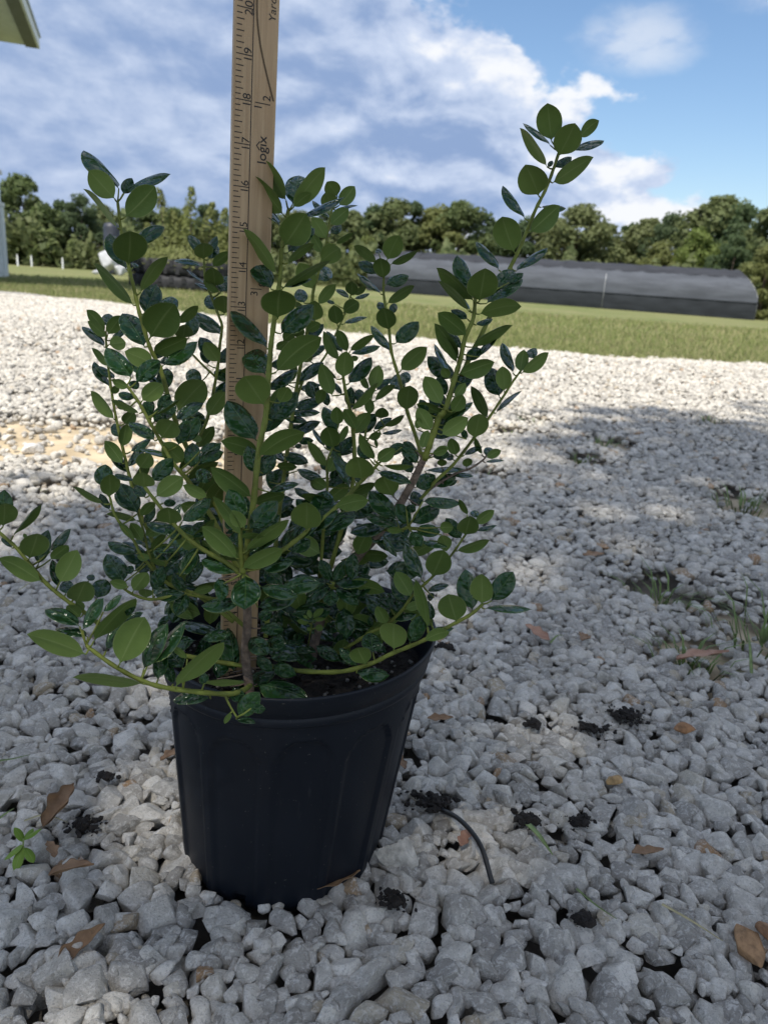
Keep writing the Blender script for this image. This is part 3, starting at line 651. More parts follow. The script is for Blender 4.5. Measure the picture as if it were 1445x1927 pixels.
 'W': [('a8', 592,1032,478,847,115,'t'), ('a8', 602,1012,845,867,135,'t'), ('a8', 640,1072,853,1082,105,'t'), ('a8', 602,1085,685,1203,112,'t'), ('a8', 535,1083,398,1070,52,'u'), ('a8', 500,1052,215,927,115,'t'), ('a8', 400,1032,85,1092,115,'t'), ('a8', 480,985,248,737,155,'t'), ('a8', 680,1162,913,1203,52,'t'), ('a8', 860,1112,902,1243,112,'u'), ('a8', 840,1052,963,1050,92,'u'), ('a8', 700,832,1025,842,95,'t'), ('a8', 560,870,640,910,70,'t')],
 'G2': [('a8', 450,785,360,597,185,'u'), ('a8', 680,872,618,737,105,'t'), ('a8', 640,713,815,597,135,'t'), ('a8', 600,673,328,567,85,'t'), ('a8', 370,1112,485,1300,62,'t'), ('a8', 235,1242,115,1355,132,'u'), ('a8', 660,500,540,320,110,'t'), ('a8', 640,400,535,320,60,'t'), ('a8', 610,590,540,460,90,'t'), ('a8', 800,420,920,370,70,'u'), ('a8', 790,450,930,420,80,'t'), ('a8', 240,780,420,880,90,'t'), ('a8', 330,820,250,950,110,'t')],
 'J': [('a8', 1060,1118,1112,938,165,'u'), ('a8', 1150,1022,1308,903,85,'u'), ('a8', 1150,1082,1328,1030,42,'t'), ('a8', 1080,945,1010,808,52,'u'), ('a8', 1030,1145,898,967,115,'t'), ('a8', 1120,960,1170,900,70,'t'), ('a8', 990,1253,1263,1143,78,'u'), ('a8', 780,1468,882,1237,195,'u'), ('a8', 690,1493,557,1177,125,'t'), ('a8', 740,1593,923,1527,62,'t'), ('b6', 522,793,408,607,115,'u'), ('b6', 500,853,388,657,105,'t'), ('b6', 440,923,408,797,85,'t'), ('b6', 370,883,308,757,95,'t'), ('b6', 480,883,593,847,62,'u'), ('b6', 340,993,268,857,88,'u'), ('b6', 360,943,563,917,62,'t'), ('b6', 640,830,560,790,60,'t'), ('b6', 232,1010,215,940,40,'t'), ('b6', 690,800,640,780,60,'t')],
 'K': [('b6', 1040,848,1040,612,155,'u'), ('b6', 970,893,928,587,145,'t'), ('b6', 1110,823,1273,607,145,'t'), ('b6', 1060,882,1410,882,52,'t'), ('b6', 855,978,795,772,188,'u'), ('b6', 620,1112,800,1042,78,'u'), ('b6', 640,1042,835,1013,42,'t'), ('b6', 510,1133,605,927,115,'t'), ('b6', 395,1183,400,967,185,'u'), ('b6', 240,1203,228,1047,145,'t'), ('b6', 190,1293,125,1152,142,'u'), ('b6', 120,1353,365,1360,95,'t'), ('b6', 130,1303,-5,1167,72,'t'), ('b6', 640,1022,563,663,75,'u'), ('b6', 645,1015,655,820,45,'t'), ('b6', 660,960,690,890,40,'t')],
 'L1': [('b1', 30,592,42,383,185,'u'), ('b1', 20,562,40,277,145,'t'), ('b1', 115,673,335,383,52,'u'), ('b1', 105,773,20,680,52,'t'), ('b1', 250,868,325,642,205,'u'), ('b1', 330,913,412,617,115,'t'), ('b1', 430,803,605,607,78,'t'), ('b1', 352,1058,5,848,145,'u'), ('b1', 340,1043,218,905,36,'t'), ('b1', 510,1068,665,782,175,'u'), ('b1', 430,873,585,747,95,'u'), ('b1', 490,1103,448,870,85,'t'), ('b1', 560,1163,580,1037,105,'t'), ('b1', 650,1243,742,1032,195,'u'), ('b1', 825,1203,905,1037,145,'t'), ('b1', 755,1053,795,998,62,'t'), ('b1', 685,1360,567,1257,102,'u'), ('b1', 720,1300,650,1230,60,'u'), ('b1', 230,700,205,650,30,'u')],
 'L2': [('b3', 440,692,42,553,135,'u'), ('b3', 400,503,167,373,88,'t'), ('b3', 420,528,558,307,75,'t'), ('b3', 455,573,233,517,62,'t'), ('b3', 495,603,778,302,115,'u'), ('b3', 580,663,705,455,85,'t'), ('b3', 670,758,843,427,205,'u'), ('b3', 835,793,985,475,125,'t'), ('b3', 860,765,1118,457,95,'t'), ('b3', 830,893,358,828,62,'u'), ('b3', 1050,913,1373,597,125,'u'), ('b3', 930,865,965,655,95,'t'), ('b3', 1035,893,978,737,62,'t'), ('b5', 20,1113,365,1083,62,'u'), ('b3', 1290,993,1028,990,85,'t'), ('b3', 1240,905,1250,815,62,'t'), ('b3', 1130,725,1035,640,40,'u'), ('b3', 560,403,685,287,52,'t'), ('b3', 1100,783,1005,657,115,'t'), ('b3', 700,470,830,405,50,'t'), ('b3', 760,330,720,430,60,'t')],
 'L3': [('b5', 310,1393,492,1183,155,'t'), ('b5', 290,1412,457,1442,52,'t'), ('b5', 245,1358,193,1452,42,'u'), ('b5', 420,1322,543,1330,75,'t'), ('b5', 230,1230,370,1200,110,'t')],
 'trunk': [('b5', 470,1118,910,1242,185,'t'), ('b5', 330,1123,635,1008,115,'t'), ('b5', 470,883,595,1003,95,'t'), ('b5', 410,723,555,855,145,'t'), ('b5', 130,1075,205,785,135,'t'), ('b5', 270,1013,235,635,155,'t'), ('b5', 0,735,245,678,95,'t'), ('b5', 580,893,745,863,62,'t'), ('b5', 500,643,695,657,105,'t'), ('b5', 240,1140,385,1110,80,'t'), ('b5', 560,740,700,790,100,'t'), ('b5', 140,220,200,380,110,'t'), ('b5', 600,960,800,1040,110,'t'), ('b5', 480,560,600,500,90,'t'), ('b5', -40,1010,60,880,110,'t')],
 'X': [('b5', 1112,263,1443,198,115,'t'), ('b5', 1112,243,1235,57,105,'t'), ('b5', 1090,243,1008,57,95,'t'), ('b5', 1132,293,1335,443,105,'t'), ('b5', 1100,303,1088,453,125,'t'), ('b5', 1080,283,878,433,95,'t'), ('b5', 1060,260,860,250,90,'t'), ('b5', 1150,300,1300,360,60,'t'), ('b5', 790,783,985,1012,135,'t'), ('b5', 1200,963,1180,677,135,'t'), ('b5', 1310,975,1068,788,75,'t'), ('b5', 990,1013,1145,1000,62,'t'), ('b5', 1060,600,1160,660,110,'t'), ('b5', 1140,680,1280,540,110,'t'), ('b5', 1230,640,1380,560,90,'t'), ('b5', 780,760,870,700,90,'t'), ('b5', 1300,380,1440,260,80,'t')],
}
# ================================================================== POT
POT_H, POT_RT, POT_RB = 0.213, 0.111, 0.087
RIM_C = P(566, 1180, 0.616)             # centre of the rim as it stands, pot leans a little
POT_TOP = Vector((RIM_C.x, RIM_C.y, RIM_C.z))
def pot_material(name, col, rough, dust=0.05):
    m, nt, b, o = new_mat(name)
    p = ocoord(nt)
    n1 = nnoise(nt, p, 18, 5, 0.6); n2 = nnoise(nt, p, 420, 2, 0.5); n3 = nnoise(nt, nmap(nt, p, (1, 1, 0.25)), 60, 4, 0.7)
    c = nmix(nt, n1.ss(0.35, 0.75) * dust * 3, col, tuple(min(1, x*2.2+0.01) for x in col))
    c = nmix(nt, n2.ss(0.70, 0.76) * 0.5, c, (0.13, 0.125, 0.11))
    c = nmix(nt, n3.ss(0.64, 0.74) * 0.16, c, (0.10, 0.10, 0.10))
    setc(nt, b, c)
    lk(nt, n1 * 0.16 + (rough - 0.08), b.inputs['Roughness'])
    b.inputs['Specular IOR Level'].default_value = 0.26
    bump(nt, b, n3 * 0.6 + n2 * 0.3, 0.10, 0.001)
    return m
MAT_POT = pot_material("black_plastic", (0.0055, 0.0080, 0.0130), 0.46)
MAT_SOIL = simple("potting_soil", (0.016, 0.012, 0.009), 0.95, 0.5, 160, 0.8)
MAT_PRILL = simple("fertiliser_prills", (0.20, 0.19, 0.17), 0.4, 0.35, 40)
pot = empty("nursery_pot", POT_BASE)
tag(pot, "round black plastic nursery pot with ribbed sides standing on the gravel", "pot")
def pot_axis(t):  # centre line from base to rim, local to the pot empty
    return (POT_TOP - POT_BASE)*t + Vector((0, 0, 0))
RIM_Z = POT_TOP.z - 0.0
# rim tilts against the ground by a few degrees
def pot_pt(t, r, th, off=0.0):
    c = pot_axis(t)
    p = Vector((c.x + math.cos(th)*r, c.y + math.sin(th)*r, c.z + off))
    p.z += math.cos(th)*r*0.055*t
    return p
def wall_r(t): return POT_RB + (POT_RT*0.955-POT_RB)*(t/0.9)
NPAN = 12
def panel(th, t):
    """depth of the arched recess between the ribs"""
    a = ((th/(2*math.pi)*NPAN + 0.12) % 1.0) - 0.5           # -0.5..0.5 in one panel
    alt = int((th/(2*math.pi)*NPAN + 0.12)) % 2
    top = 0.815 if alt else 0.80
    half = 0.40
    x = abs(a)/half
    arch = top - (0.10*(x**3.2)) if x < 1 else 0
    dx = (half-abs(a))*0.050; dt = (arch-t)*0.21
    d = min(dx, dt)
    k = min(max((d+0.0006)/0.0022, 0), 1); k = k*k*(3-2*k)
    ridge = math.exp(-((d)/0.0011)**2)*0.0011
    return k*0.0024 - ridge
NT, NV = 288, 78
V, F = [], []
for j in range(NV):
    t = -0.0 + 0.885*(j/(NV-1))
    for i in range(NT):
        th = 2*math.pi*i/NT
        r = wall_r(t)
        rb = 0.0
        if t < 0.05: rb = (1-math.sqrt(max(0, 1-(1-t/0.05)**2)))*0.010
        d = panel(th, t) if t > 0.05 else panel(th, 0.05)*(t/0.05)
        hole = 0
        ph = ((th/(2*math.pi)*6+0.27) % 1)-0.5
        if abs(ph) < 0.045 and t < 0.075: hole = 0.006
        V.append(pot_pt(t, r - rb - d - hole, th))
for j in range(NV-1):
    for i in range(NT):
        i2 = (i+1) % NT
        F.append((j*NT+i, j*NT+i2, (j+1)*NT+i2, (j+1)*NT+i))
F.append(tuple(range(NT))[::-1])
mesh_obj("wall", V, F, MAT_POT, pot, True)
# rim: a lipped band with two grooves, and the inner wall down to the soil
prof = [(0.872, 0.1050, 0), (0.876, 0.1074, 0), (0.884, 0.1080, 0), (0.908, 0.1087, 0), (0.911, 0.1079, 0), (0.915, 0.1079, 0), (0.918, 0.1092, 0), (0.958, 0.1103, 0), (0.962, 0.1108, 0), (0.980, 0.1116, 0), (0.992, 0.1122, 0), (0.998, 0.1118, 0), (1.0, 0.1108, 0), (0.997, 0.1098, 0), (0.985, 0.1094, 0), (0.93, 0.1064, 0), (0.80, 0.1015, 0), (0.72, 0.0990, 0)]
V, F = [], []
for t, r, _ in prof:
    for i in range(NT):
        th = 2*math.pi*i/NT
        V.append(pot_pt(t, r*(1+0.004*math.sin(2*th+0.6)), th))
for j in range(len(prof)-1):
    for i in range(NT):
        i2 = (i+1) % NT
        F.append((j*NT+i, j*NT+i2, (j+1)*NT+i2, (j+1)*NT+i))
mesh_obj("rim", V, F, MAT_POT, pot, True)
# soil
V, F = [], []
NR = 26
for j in range(NR+1):
    r = 0.1035*j/NR
    for i in range(96):
        th = 2*math.pi*i/96
        p = pot_pt(0.86, r, th)
        q = Vector((p.x*90, p.y*90, 0.3))
        p.z += 0.0035*mnoise.noise(q) + 0.0022*mnoise.noise(q*2.7) - 0.004*(j/NR)**6 + 0.006*(1-(j/NR))
        V.append(p)
for j in range(NR):
    for i in range(96):
        i2 = (i+1) % 96
        F.append((j*96+i, j*96+i2, (j+1)*96+i2, (j+1)*96+i))
soil = mesh_obj("soil", V, F, MAT_SOIL, pot, True)
bmp = bmesh.new()
for _ in range(240):
    r = 0.098*math.sqrt(random.random()); th = random.uniform(0, 2*math.pi)
    p = pot_pt(0.86, r, th); p.z += 0.0015 + 0.006*(1-r/0.1035) + 0.003*mnoise.noise(Vector((p.x*90, p.y*90, 0.3)))
    bmesh.ops.create_icosphere(bmp, subdivisions=1, radius=random.uniform(0.0011, 0.0019), matrix=Matrix.Translation(p))
me = bpy.data.meshes.new("fertiliser_prills"); bmp.to_mesh(me); bmp.free(); me.materials.append(MAT_PRILL)
me.polygons.foreach_set('use_smooth', [True]*len(me.polygons))
tag(link("fertiliser_prills", me, soil), kind="stuff")
bmp = bmesh.new()
for _ in range(420):       # bark crumbs
    r = 0.101*math.sqrt(random.random()); th = random.uniform(0, 2*math.pi)
    p = pot_pt(0.86, r, th); p.z += 0.002 + 0.006*(1-r/0.1035)
    s = random.uniform(0.0015, 0.005)
    Mx = Matrix.Translation(p) @ Matrix.Rotation(random.uniform(0, 6.3), 4, 'Z') @ Matrix.Rotation(random.uniform(-.8, .8), 4, 'X') @ Matrix.Diagonal((s*1.6, s*.7, s*.5, 1))
    bmesh.ops.create_icosphere(bmp, subdivisions=1, radius=0.7, matrix=Mx)
me = bpy.data.meshes.new("bark_crumbs"); bmp.to_mesh(me); bmp.free(); me.materials.append(MAT_SOIL)
tag(link("bark_crumbs", me, soil), kind="stuff")

# ================================================================== PLANT
def leaf_top_material():
    m, nt, b, o = new_mat("leaf_upper")
    uv = nt.nodes.new('ShaderNodeUVMap'); sp_ = nt.nodes.new('ShaderNodeSeparateXYZ'); lk(nt, uv.outputs[0], sp_.inputs[0])
    u, v = E(nt, sp_.outputs[0]), E(nt, sp_.outputs[1])
    au = (u - 0.5).abs() * 2.0
    rnd = E(nt, nt.nodes.new('ShaderNodeObjectInfo').outputs['Random'])
    p = ocoord(nt)
    nz = nnoise(nt, p, 7.0, 4, 0.6)
    vein = ((v - au * 0.16) * 46.0 + nz * 3.0).sin()
    veinl = vein.ss(0.86, 1.0) * (1.0 - au).ss(0.0, 0.5)
    mid = 1.0 - au.ss(0.02, 0.07)
    edge_ = au.ss(0.93, 0.985)
    c = nmix(nt, rnd, (0.016, 0.056, 0.016), (0.032, 0.092, 0.022))
    c = nmix(nt, nz.ss(0.35, 0.7) * 0.25, c, (0.009, 0.032, 0.012))
    c = nmix(nt, veinl * 0.10, c, (0.05, 0.11, 0.035))
    c = nmix(nt, mid * 0.55, c, (0.09, 0.16, 0.04))
    c = nmix(nt, edge_ * 0.6, c, (0.16, 0.21, 0.06))
    setc(nt, b, c)
    b.inputs['Roughness'].default_value = 0.17
    b.inputs['Specular IOR Level'].default_value = 0.48
    nz2 = nnoise(nt, nmap(nt, uv.outputs[0], (2.4, 3.2, 1)), 1.0, 0, 0.5)
    bump(nt, b, vein * 0.07 * (1.0 - au * 0.6) - mid * 0.6 + nz2 * 2.4, 0.5, 0.02)
    tr = nt.nodes.new('ShaderNodeBsdfTranslucent'); tr.inputs[0].default_value = (0.06, 0.15, 0.02, 1)
    mx = nt.nodes.new('ShaderNodeMixShader'); mx.inputs[0].default_value = 0.14
    lk(nt, b.outputs[0], mx.inputs[1]); lk(nt, tr.outputs[0], mx.inputs[2]); lk(nt, mx.outputs[0], o.inputs[0])
    return m
def leaf_under_material(name, c0, c1):
    m, nt, b, o = new_mat(name)
    uv = nt.nodes.new('ShaderNodeUVMap'); sp_ = nt.nodes.new('ShaderNodeSeparateXYZ'); lk(nt, uv.outputs[0], sp_.inputs[0])
    u, v = E(nt, sp_.outputs[0]), E(nt, sp_.outputs[1])
    au = (u - 0.5).abs() * 2.0
    rnd = E(nt, nt.nodes.new('ShaderNodeObjectInfo').outputs['Random'])
    nz = nnoise(nt, ocoord(nt), 5.0, 4, 0.6)
    mid = 1.0 - au.ss(0.02, 0.085)
    vein = ((v - au * 0.16) * 46.0 + nz * 3.0).sin().ss(0.8, 1.0) * (1.0 - au).ss(0.0, 0.6)
    c = nmix(nt, (rnd * 0.7 + nz * 0.4).ss(0.1, 0.9), c0, c1)
    c = nmix(nt, vein * 0.10, c, (0.24, 0.34, 0.10))
    c = nmix(nt, mid * 0.55, c, (0.30, 0.38, 0.13))
    c = nmix(nt, au.ss(0.93, 0.99) * 0.6, c, (0.36, 0.42, 0.16))
    setc(nt, b, c); b.inputs['Roughness'].default_value = 0.55; b.inputs['Specular IOR Level'].default_value = 0.3
    tr = nt.nodes.new('ShaderNodeBsdfTranslucent'); lk(nt, nmix(nt, 0.5, c, (0.10, 0.22, 0.02)), tr.inputs[0])
    mx = nt.nodes.new('ShaderNodeMixShader'); mx.inputs[0].default_value = 0.25
    lk(nt, b.outputs[0], mx.inputs[1]); lk(nt, tr.outputs[0], mx.inputs[2]); lk(nt, mx.outputs[0], o.inputs[0])
    return m
MAT_LT = leaf_top_material()
MAT_LU = leaf_under_material("leaf_underside", (0.125, 0.200, 0.044), (0.205, 0.295, 0.072))
MAT_STEM = simple("green_stem", (0.150, 0.175, 0.035), 0.6, 0.35, 60, 0.0, 0.2)
MAT_BARK = simple("grey_brown_bark", (0.17, 0.125, 0.09), 0.85, 0.4, 180, 0.5)

LPROF = [(0.0, .040), (.03, .045), (.06, .12), (.10, .34), (.155, .57), (.23, .77), (.33, .92), (.44, .99), (.55, 1.0), (.66, .945), (.76, .82), (.845, .635), (.91, .42), (.955, .22), (.983, .085), (1.0, .010)]
LNAT = 0.56
def leaf_mesh(k):
    """unit-length holly leaf: x across, y along, z = upper side; closed, thin"""
    r = random.Random(900+k)
    bow = r.uniform(0.03, 0.14); rec = r.uniform(0.0, 0.22); cup = r.uniform(0.05, 0.75); keel = r.uniform(0.0, 0.12); tw = r.uniform(-0.25, 0.25); asym = r.uniform(-0.05, 0.05)
    us = [-1, -.86, -.55, -.25, 0, .25, .55, .86, 1]
    bl = r.uniform(-0.06, 0.05)                       # broader towards tip or base
    V, UV = [], []
    n = len(us); th = 0.0065
    def pt(t, w, u):
        x = u*w*LNAT/2*(1 + bl*(t-.5)*4)
        z = bow*4*t*(1-t)*0.5 - rec*max(0, t-.55)**2*1.6 - cup*(u*w*LNAT/2)**2*2.2 + keel*abs(u)*w*LNAT/2*0.8
        z += 0.006*math.sin(t*12-abs(u)*2.4+k)*w*abs(u)*(1-abs(u)*.4)
        x += asym*math.sin(math.pi*t)*0.5
        z += tw*x*t*0.5
        return x, t, z
    for side in (0, 1):
        for t, w in LPROF:
            for u in us:
                x, y, z = pt(t, w, u)
                e = 1 - abs(u)**4
                dz = th*e*(0.5 if side == 0 else -0.5)
                if abs(u) < 0.1: dz += -0.006*w if side == 0 else -0.012*max(w, .3)
                V.append((x, y, z+dz)); UV.append(((u+1)/2, t))
    F, MI = [], []
    rows = len(LPROF)
    for side in (0, 1):
        o_ = side*rows*n
        for j in range(rows-1):
            for i in range(n-1):
                a = o_+j*n+i
                q = (a, a+1, a+n+1, a+n)
                F.append(q if side == 0 else q[::-1]); MI.append(side)
    me = bpy.data.meshes.new("leaf"); me.from_pydata(V, [], F)
    me.materials.append(MAT_LT); me.materials.append(MAT_LU)
    me.polygons.foreach_set('material_index', MI)
    me.polygons.foreach_set('use_smooth', [True]*len(F))
    uvl = me.uv_layers.new(name="UVMap")
    lv = np.zeros(len(me.loops), np.int32); me.loops.foreach_get('vertex_index', lv)
    uvl.data.foreach_set('uv', np.array(UV, np.float32)[lv].ravel())
    me.update()
    return me
LEAVES = [leaf_mesh(k) for k in range(12)]

shrub_base = pot_axis(0.86) + POT_BASE
shrub = empty("holly_shrub", shrub_base)
tag(shrub, "bushy holly shrub with glossy dark green leaves growing in the black pot", "shrub")

def c2p(crop, x, y):
    ox, oy, s = CROP[crop]
    return ox + x/s, oy + y/s
def leaf_matrix(base, dpx, bx, by, tx, ty, w, side, rnd):
    """orient one leaf from its seen base, tip and width"""
    p0 = P(bx, by, dpx)
    lp = math.hypot(tx-bx, ty-by)
    m_px = dpx/FPX
    l, ww = lp*m_px*1.02, w*m_px*1.08
    r = ww/max(l, 1e-6)
    if r > LNAT*1.03:
        L = min(ww/LNAT, 1.75*l); dd = math.sqrt(max(0, L*L-l*l)); phi = 0.15
    else:
        L = l*1.02; dd = 0.16*l; phi = math.acos(min(1, max(0.12, r/LNAT)))
    toward = (side == 'u') if ty < by+4 else (side == 't')
    dd = -dd if toward else dd
    d1 = dpx + dd
    p1 = P(tx, ty, d1)
    a = (p1-p0); Ltrue = a.length; a.normalize()
    v = (C_POS - (p0+p1)*0.5).normalized()
    vp = (v - a*v.dot(a)).normalized()
    q = a.cross(vp)
    s = 1 if side == 't' else -1
    cands = [vp*s*math.cos(phi) + q*sg*math.sin(phi) for sg in (1, -1)]
    n = max(cands, key=lambda c: c.z)
    b = a.cross(n)
    Wtrue = ww/LNAT/max(math.cos(phi), 0.12) if phi > 0.2 else ww/LNAT
    Wtrue = min(max(Wtrue, 0.55*Ltrue), 1.25*Ltrue)
    # b x a = n orientation: columns x=b, y=a, z=n
    Mx = Matrix((( b.x*Wtrue, a.x*Ltrue, n.x*Ltrue, p0.x), (b.y*Wtrue, a.y*Ltrue, n.y*Ltrue, p0.y), (b.z*Wtrue, a.z*Ltrue, n.z*Ltrue, p0.z), (0, 0, 0, 1)))
    return Mx, Ltrue*Wtrue/dpx**2
branch_objs, leaf_items = {}, []
SHOOT['Y'] = ([(588, 1160, .575), (586, 1178, .58), (580, 1215, .60)], .5, .7, 0)
LEAF['Y'] = [('b5', 925,560,905,482,42,'u'), ('b5', 945,560,1030,470,48,'u'), ('b5', 910,600,808,578,42,'u'), ('b5', 950,570,1048,553,36,'u'), ('b5', 900,560,860,530,24,'u'), ('b5', 960,640,1035,640,50,'u'), ('b5', 930,660,890,640,30,'u')]
for name, (pts, r0, r1, woody) in SHOOT.items():
    A = smooth_pts(pts, 6)
    W = [P(*a) for a in A]
    n = len(W)
    # small kinks at the nodes
    rad = [(r0 + (r1-r0)*(i/(n-1))**0.8)*0.0009*(1+(0 if woody else 0.10)*math.sin(i*1.9)) for i in range(n)]
    mb = MB().tube([w - shrub_base for w in W], rad, 10)
    for (crop, bx, by, tx, ty, w, side) in LEAF.get(name, []):
        s = CROP[crop][2]
        bx, by = c2p(crop, bx, by); tx, ty = c2p(crop, tx, ty); w = w/s
        d2 = (A[:, 0]-bx)**2 + (A[:, 1]-by)**2
        k = int(np.argmin(d2)); dpx = A[k, 2]
        gap = math.sqrt(d2[k])
        behind = 0.0
        if side == 't' and ty < by: behind = 0.004
        if side == 'u': behind = -0.003
        dpx += behind
        Mx, ap = leaf_matrix(None, dpx, bx, by, tx, ty, w, side, random.random())
        leaf_items.append((ap, name, Mx))
        if gap > 3 and gap < 75:       # petiole or short twig joining the leaf to its stem
            pa, pb = W[k], P(bx, by, dpx)
            mid_ = (pa+pb)*0.5 - Vector((0, 0, 0.0006))
            mb.tube([pa - shrub_base, mid_ - shrub_base, pb - shrub_base], [0.0007, 0.0006, 0.0005], 6)
    mb2 = mb.build("trunk" if name in ('trunk', 'G2') else "branch", MAT_BARK if woody else MAT_STEM, shrub, True)
    branch_objs[name] = mb2
# dim inner leaves that fill the heart of the shrub
rr = random.Random(5)
for _ in range(150):
    while True:
        x, y = rr.uniform(285, 780), rr.uniform(935, 1225)
        if ((x-520)/260)**2 + ((y-1085)/150)**2 < 1: break
    d = rr.uniform(.575, .66)
    ang = rr.uniform(0, 2*math.pi); l = rr.uniform(55, 80)
    Mx, ap = leaf_matrix(None, d, x, y, x+math.cos(ang)*l, y+math.sin(ang)*l*0.8, rr.uniform(18, 36), 't' if rr.random() < .75 else 'u', 0)
    leaf_items.append((0.0, 'fill', Mx))
rr = random.Random(17)      # further leaves along the crowded lower stems
for name in ('A', 'N', 'M', 'Q', 'R', 'B', 'U', 'D', 'T', 'S', 'O', 'G', 'J', 'C'):
    A = smooth_pts(SHOOT[name][0], 6); n = len(A)
    for i in range(int(n*.50), int(n*.92), 3):
        x, y, d = A[i]; sg = rr.choice((-1, 1))
        ang = R(-90) + sg*R(rr.uniform(25, 75)); l = rr.uniform(50, 72)*.55/d
        Mx, ap = leaf_matrix(None, d+rr.uniform(.004, .02), x, y, x+math.cos(ang)*l, y+math.sin(ang)*l, l*rr.uniform(.25, .5), 't' if rr.random() < .7 else 'u', 0)
        leaf_items.append((0.0, name, Mx))
leaf_items.sort(key=lambda t: -t[0])
bl = bmesh.new()
inv0 = Matrix.Translation(-shrub_base)
for i, (ap, name, Mx) in enumerate(leaf_items):
    me = LEAVES[(i*7+3) % len(LEAVES)]
    if i < 300:
        o = link("leaf", me, branch_objs[name]); o.matrix_basis = inv0 @ Mx
    else:
        k0 = len(bl.verts)
        bl.from_mesh(me); bl.verts.ensure_lookup_table()
        Ml = inv0 @ Mx
        for v in bl.verts[k0:]: v.co = Ml @ v.co
me = bpy.data.meshes.new("foliage"); bl.to_mesh(me); bl.free()
me.materials.append(MAT_LT); me.materials.append(MAT_LU)
tag(link("foliage", me, shrub), kind="stuff")
print("leaves", len(leaf_items))

# ================================================================== YARDSTICK
IN = 0.0254
q0, q1 = P(447, 1366, 0.607), P(485, 20, 0.460)
RU = (q1-q0); print("ruler 20in ->", RU.length/IN); RU.normalize()
SCALE_IN = (q1-q0).length/20.0
vv = (C_POS - (q0+q1)*0.5).normalized(); vv = (vv - RU*vv.dot(RU)).normalized()
rx_ = RU.cross(vv)                       # across the face when square to the lens
yaw = R(19)
RN = vv*math.cos(yaw) + rx_*math.sin(yaw)
RX = RU.cross(RN)
RX, RN = RX.normalized(), RN.normalized()
if RX.dot(C_R) < 0: RX = -RX
RM = Matrix(((RX.x, RU.x, RN.x, q0.x), (RX.y, RU.y, RN.y, q0.y), (RX.z, RU.z, RN.z, q0.z), (0, 0, 0, 1)))
RW, RT = 0.0285, 0.0042
def wood_material():
    m, nt, b, o = new_mat("maple_yardstick")
    p = ocoord(nt)
    n1 = nnoise(nt, nmap(nt, p, (260, 9, 60)), 1.0, 5, 0.6, 0.5); n2 = nnoise(nt, nmap(nt, p, (60, 30, 30)), 1.0, 4, 0.6)
    c = nmix(nt, n1.ss(0.3, 0.7), (0.36, 0.235, 0.12), (0.48, 0.335, 0.185))
    c = nmix(nt, n2.ss(0.4, 0.75) * 0.4, c, (0.36, 0.215, 0.10))
    setc(nt, b, c); b.inputs['Roughness'].default_value = 0.42
    bump(nt, b, n1, 0.08, 0.001)
    return m
MAT_WOOD = wood_material()
MAT_INK = simple("black_ink", (0.012, 0.011, 0.010), 0.6, 0.2, 300)
ruler = empty("yardstick", (0, 0, 0)); ruler.matrix_world = RM
tag(ruler, "wooden yardstick with black inch numbers standing upright in the pot", "yardstick")
hw = RW/2
prof = [(-hw, -RT), (hw, -RT), (hw, -0.0004), (hw-0.0004, 0), (-hw+0.0004, 0), (-hw, -0.0004)]
y0, y1 = -0.03, 36.0*SCALE_IN
V = [(x, y, z) for y in (y0, y1) for x, z in prof]; n6 = len(prof)
F = [tuple(range(n6))[::-1], tuple(range(n6, 2*n6))] + [(i, (i+1) % n6, n6+(i+1) % n6, n6+i) for i in range(n6)]
mesh_obj("blade", V, F, MAT_WOOD, ruler)
marks = MB(); zi = 0.00012
def rect(x0, x1, ya, yb2): 
    n = len(marks.v); marks.v += [Vector((x0, ya, zi)), Vector((x1, ya, zi)), Vector((x1, yb2, zi)), Vector((x0, yb2, zi))]; marks.f.append((n, n+1, n+2, n+3))
xline = -hw + RW*0.415
lw = 0.00028
for e in range(1, 36*8):
    y = e/8*SCALE_IN
    ln = RW*(0.415 if e % 8 == 0 else 0.215 if e % 2 == 0 else 0.165)
    rect(-hw+0.0012, -hw+ln, y-lw, y+lw)
rect(xline-lw, xline+lw, 0.002, y1-0.002)
for e, xa, xb in ((18, .50, .86), (13.5, .52, .80)):
    rect(-hw+RW*xa, -hw+RW*xb, e*SCALE_IN-lw, e*SCALE_IN+lw)
marks.build("scale_marks", MAT_INK, ruler)
def print_text(txt, size, x, y, sx=1.0, shear=0.0, bold=0.0):
    """text reading up the stick; x = baseline, y = centre"""
    cu = bpy.data.curves.new("print", 'FONT'); cu.body = txt; cu.size = size; cu.align_x = 'CENTER'; cu.shear = shear; cu.offset = bold
    t = bpy.data.objects.new("print", cu); COL.objects.link(t)
    dg = bpy.context.evaluated_depsgraph_get(); dg.update()
    me = bpy.data.meshes.new_from_object(t.evaluated_get(dg))
    bpy.data.objects.remove(t)
    me.materials.clear(); me.materials.append(MAT_INK)
    o = link("printed_number" if txt[0].isdigit() else "printed_word", me, ruler)
    o.matrix_basis = Matrix.Translation((x, y, 0.00016)) @ Matrix.Rotation(math.pi/2, 4, 'Z') @ Matrix.Diagonal((sx, 1, 1, 1))
    return o
FS = 0.0074
for k in range(1, 36):
    s_ = str(k)
    y = k*SCALE_IN
    if len(s_) == 2:
        print_text(s_[0], FS, xline-0.0006, y-0.0020, 1.0); print_text(s_[1], FS, xline-0.0006, y+0.0024, 1.0)
    else:
        print_text(s_, FS, xline-0.0006, y-0.0004, 1.0)
print_text("1", FS, -hw+RW*.66, 18*SCALE_IN-0.0024); print_text("2", FS, -hw+RW*.86, 18*SCALE_IN+0.0034)
print_text("3", FS, -hw+RW*.70, 13.5*SCALE_IN-0.0030); print_text("8", FS, -hw+RW*.90, 13.5*SCALE_IN+0.0034)
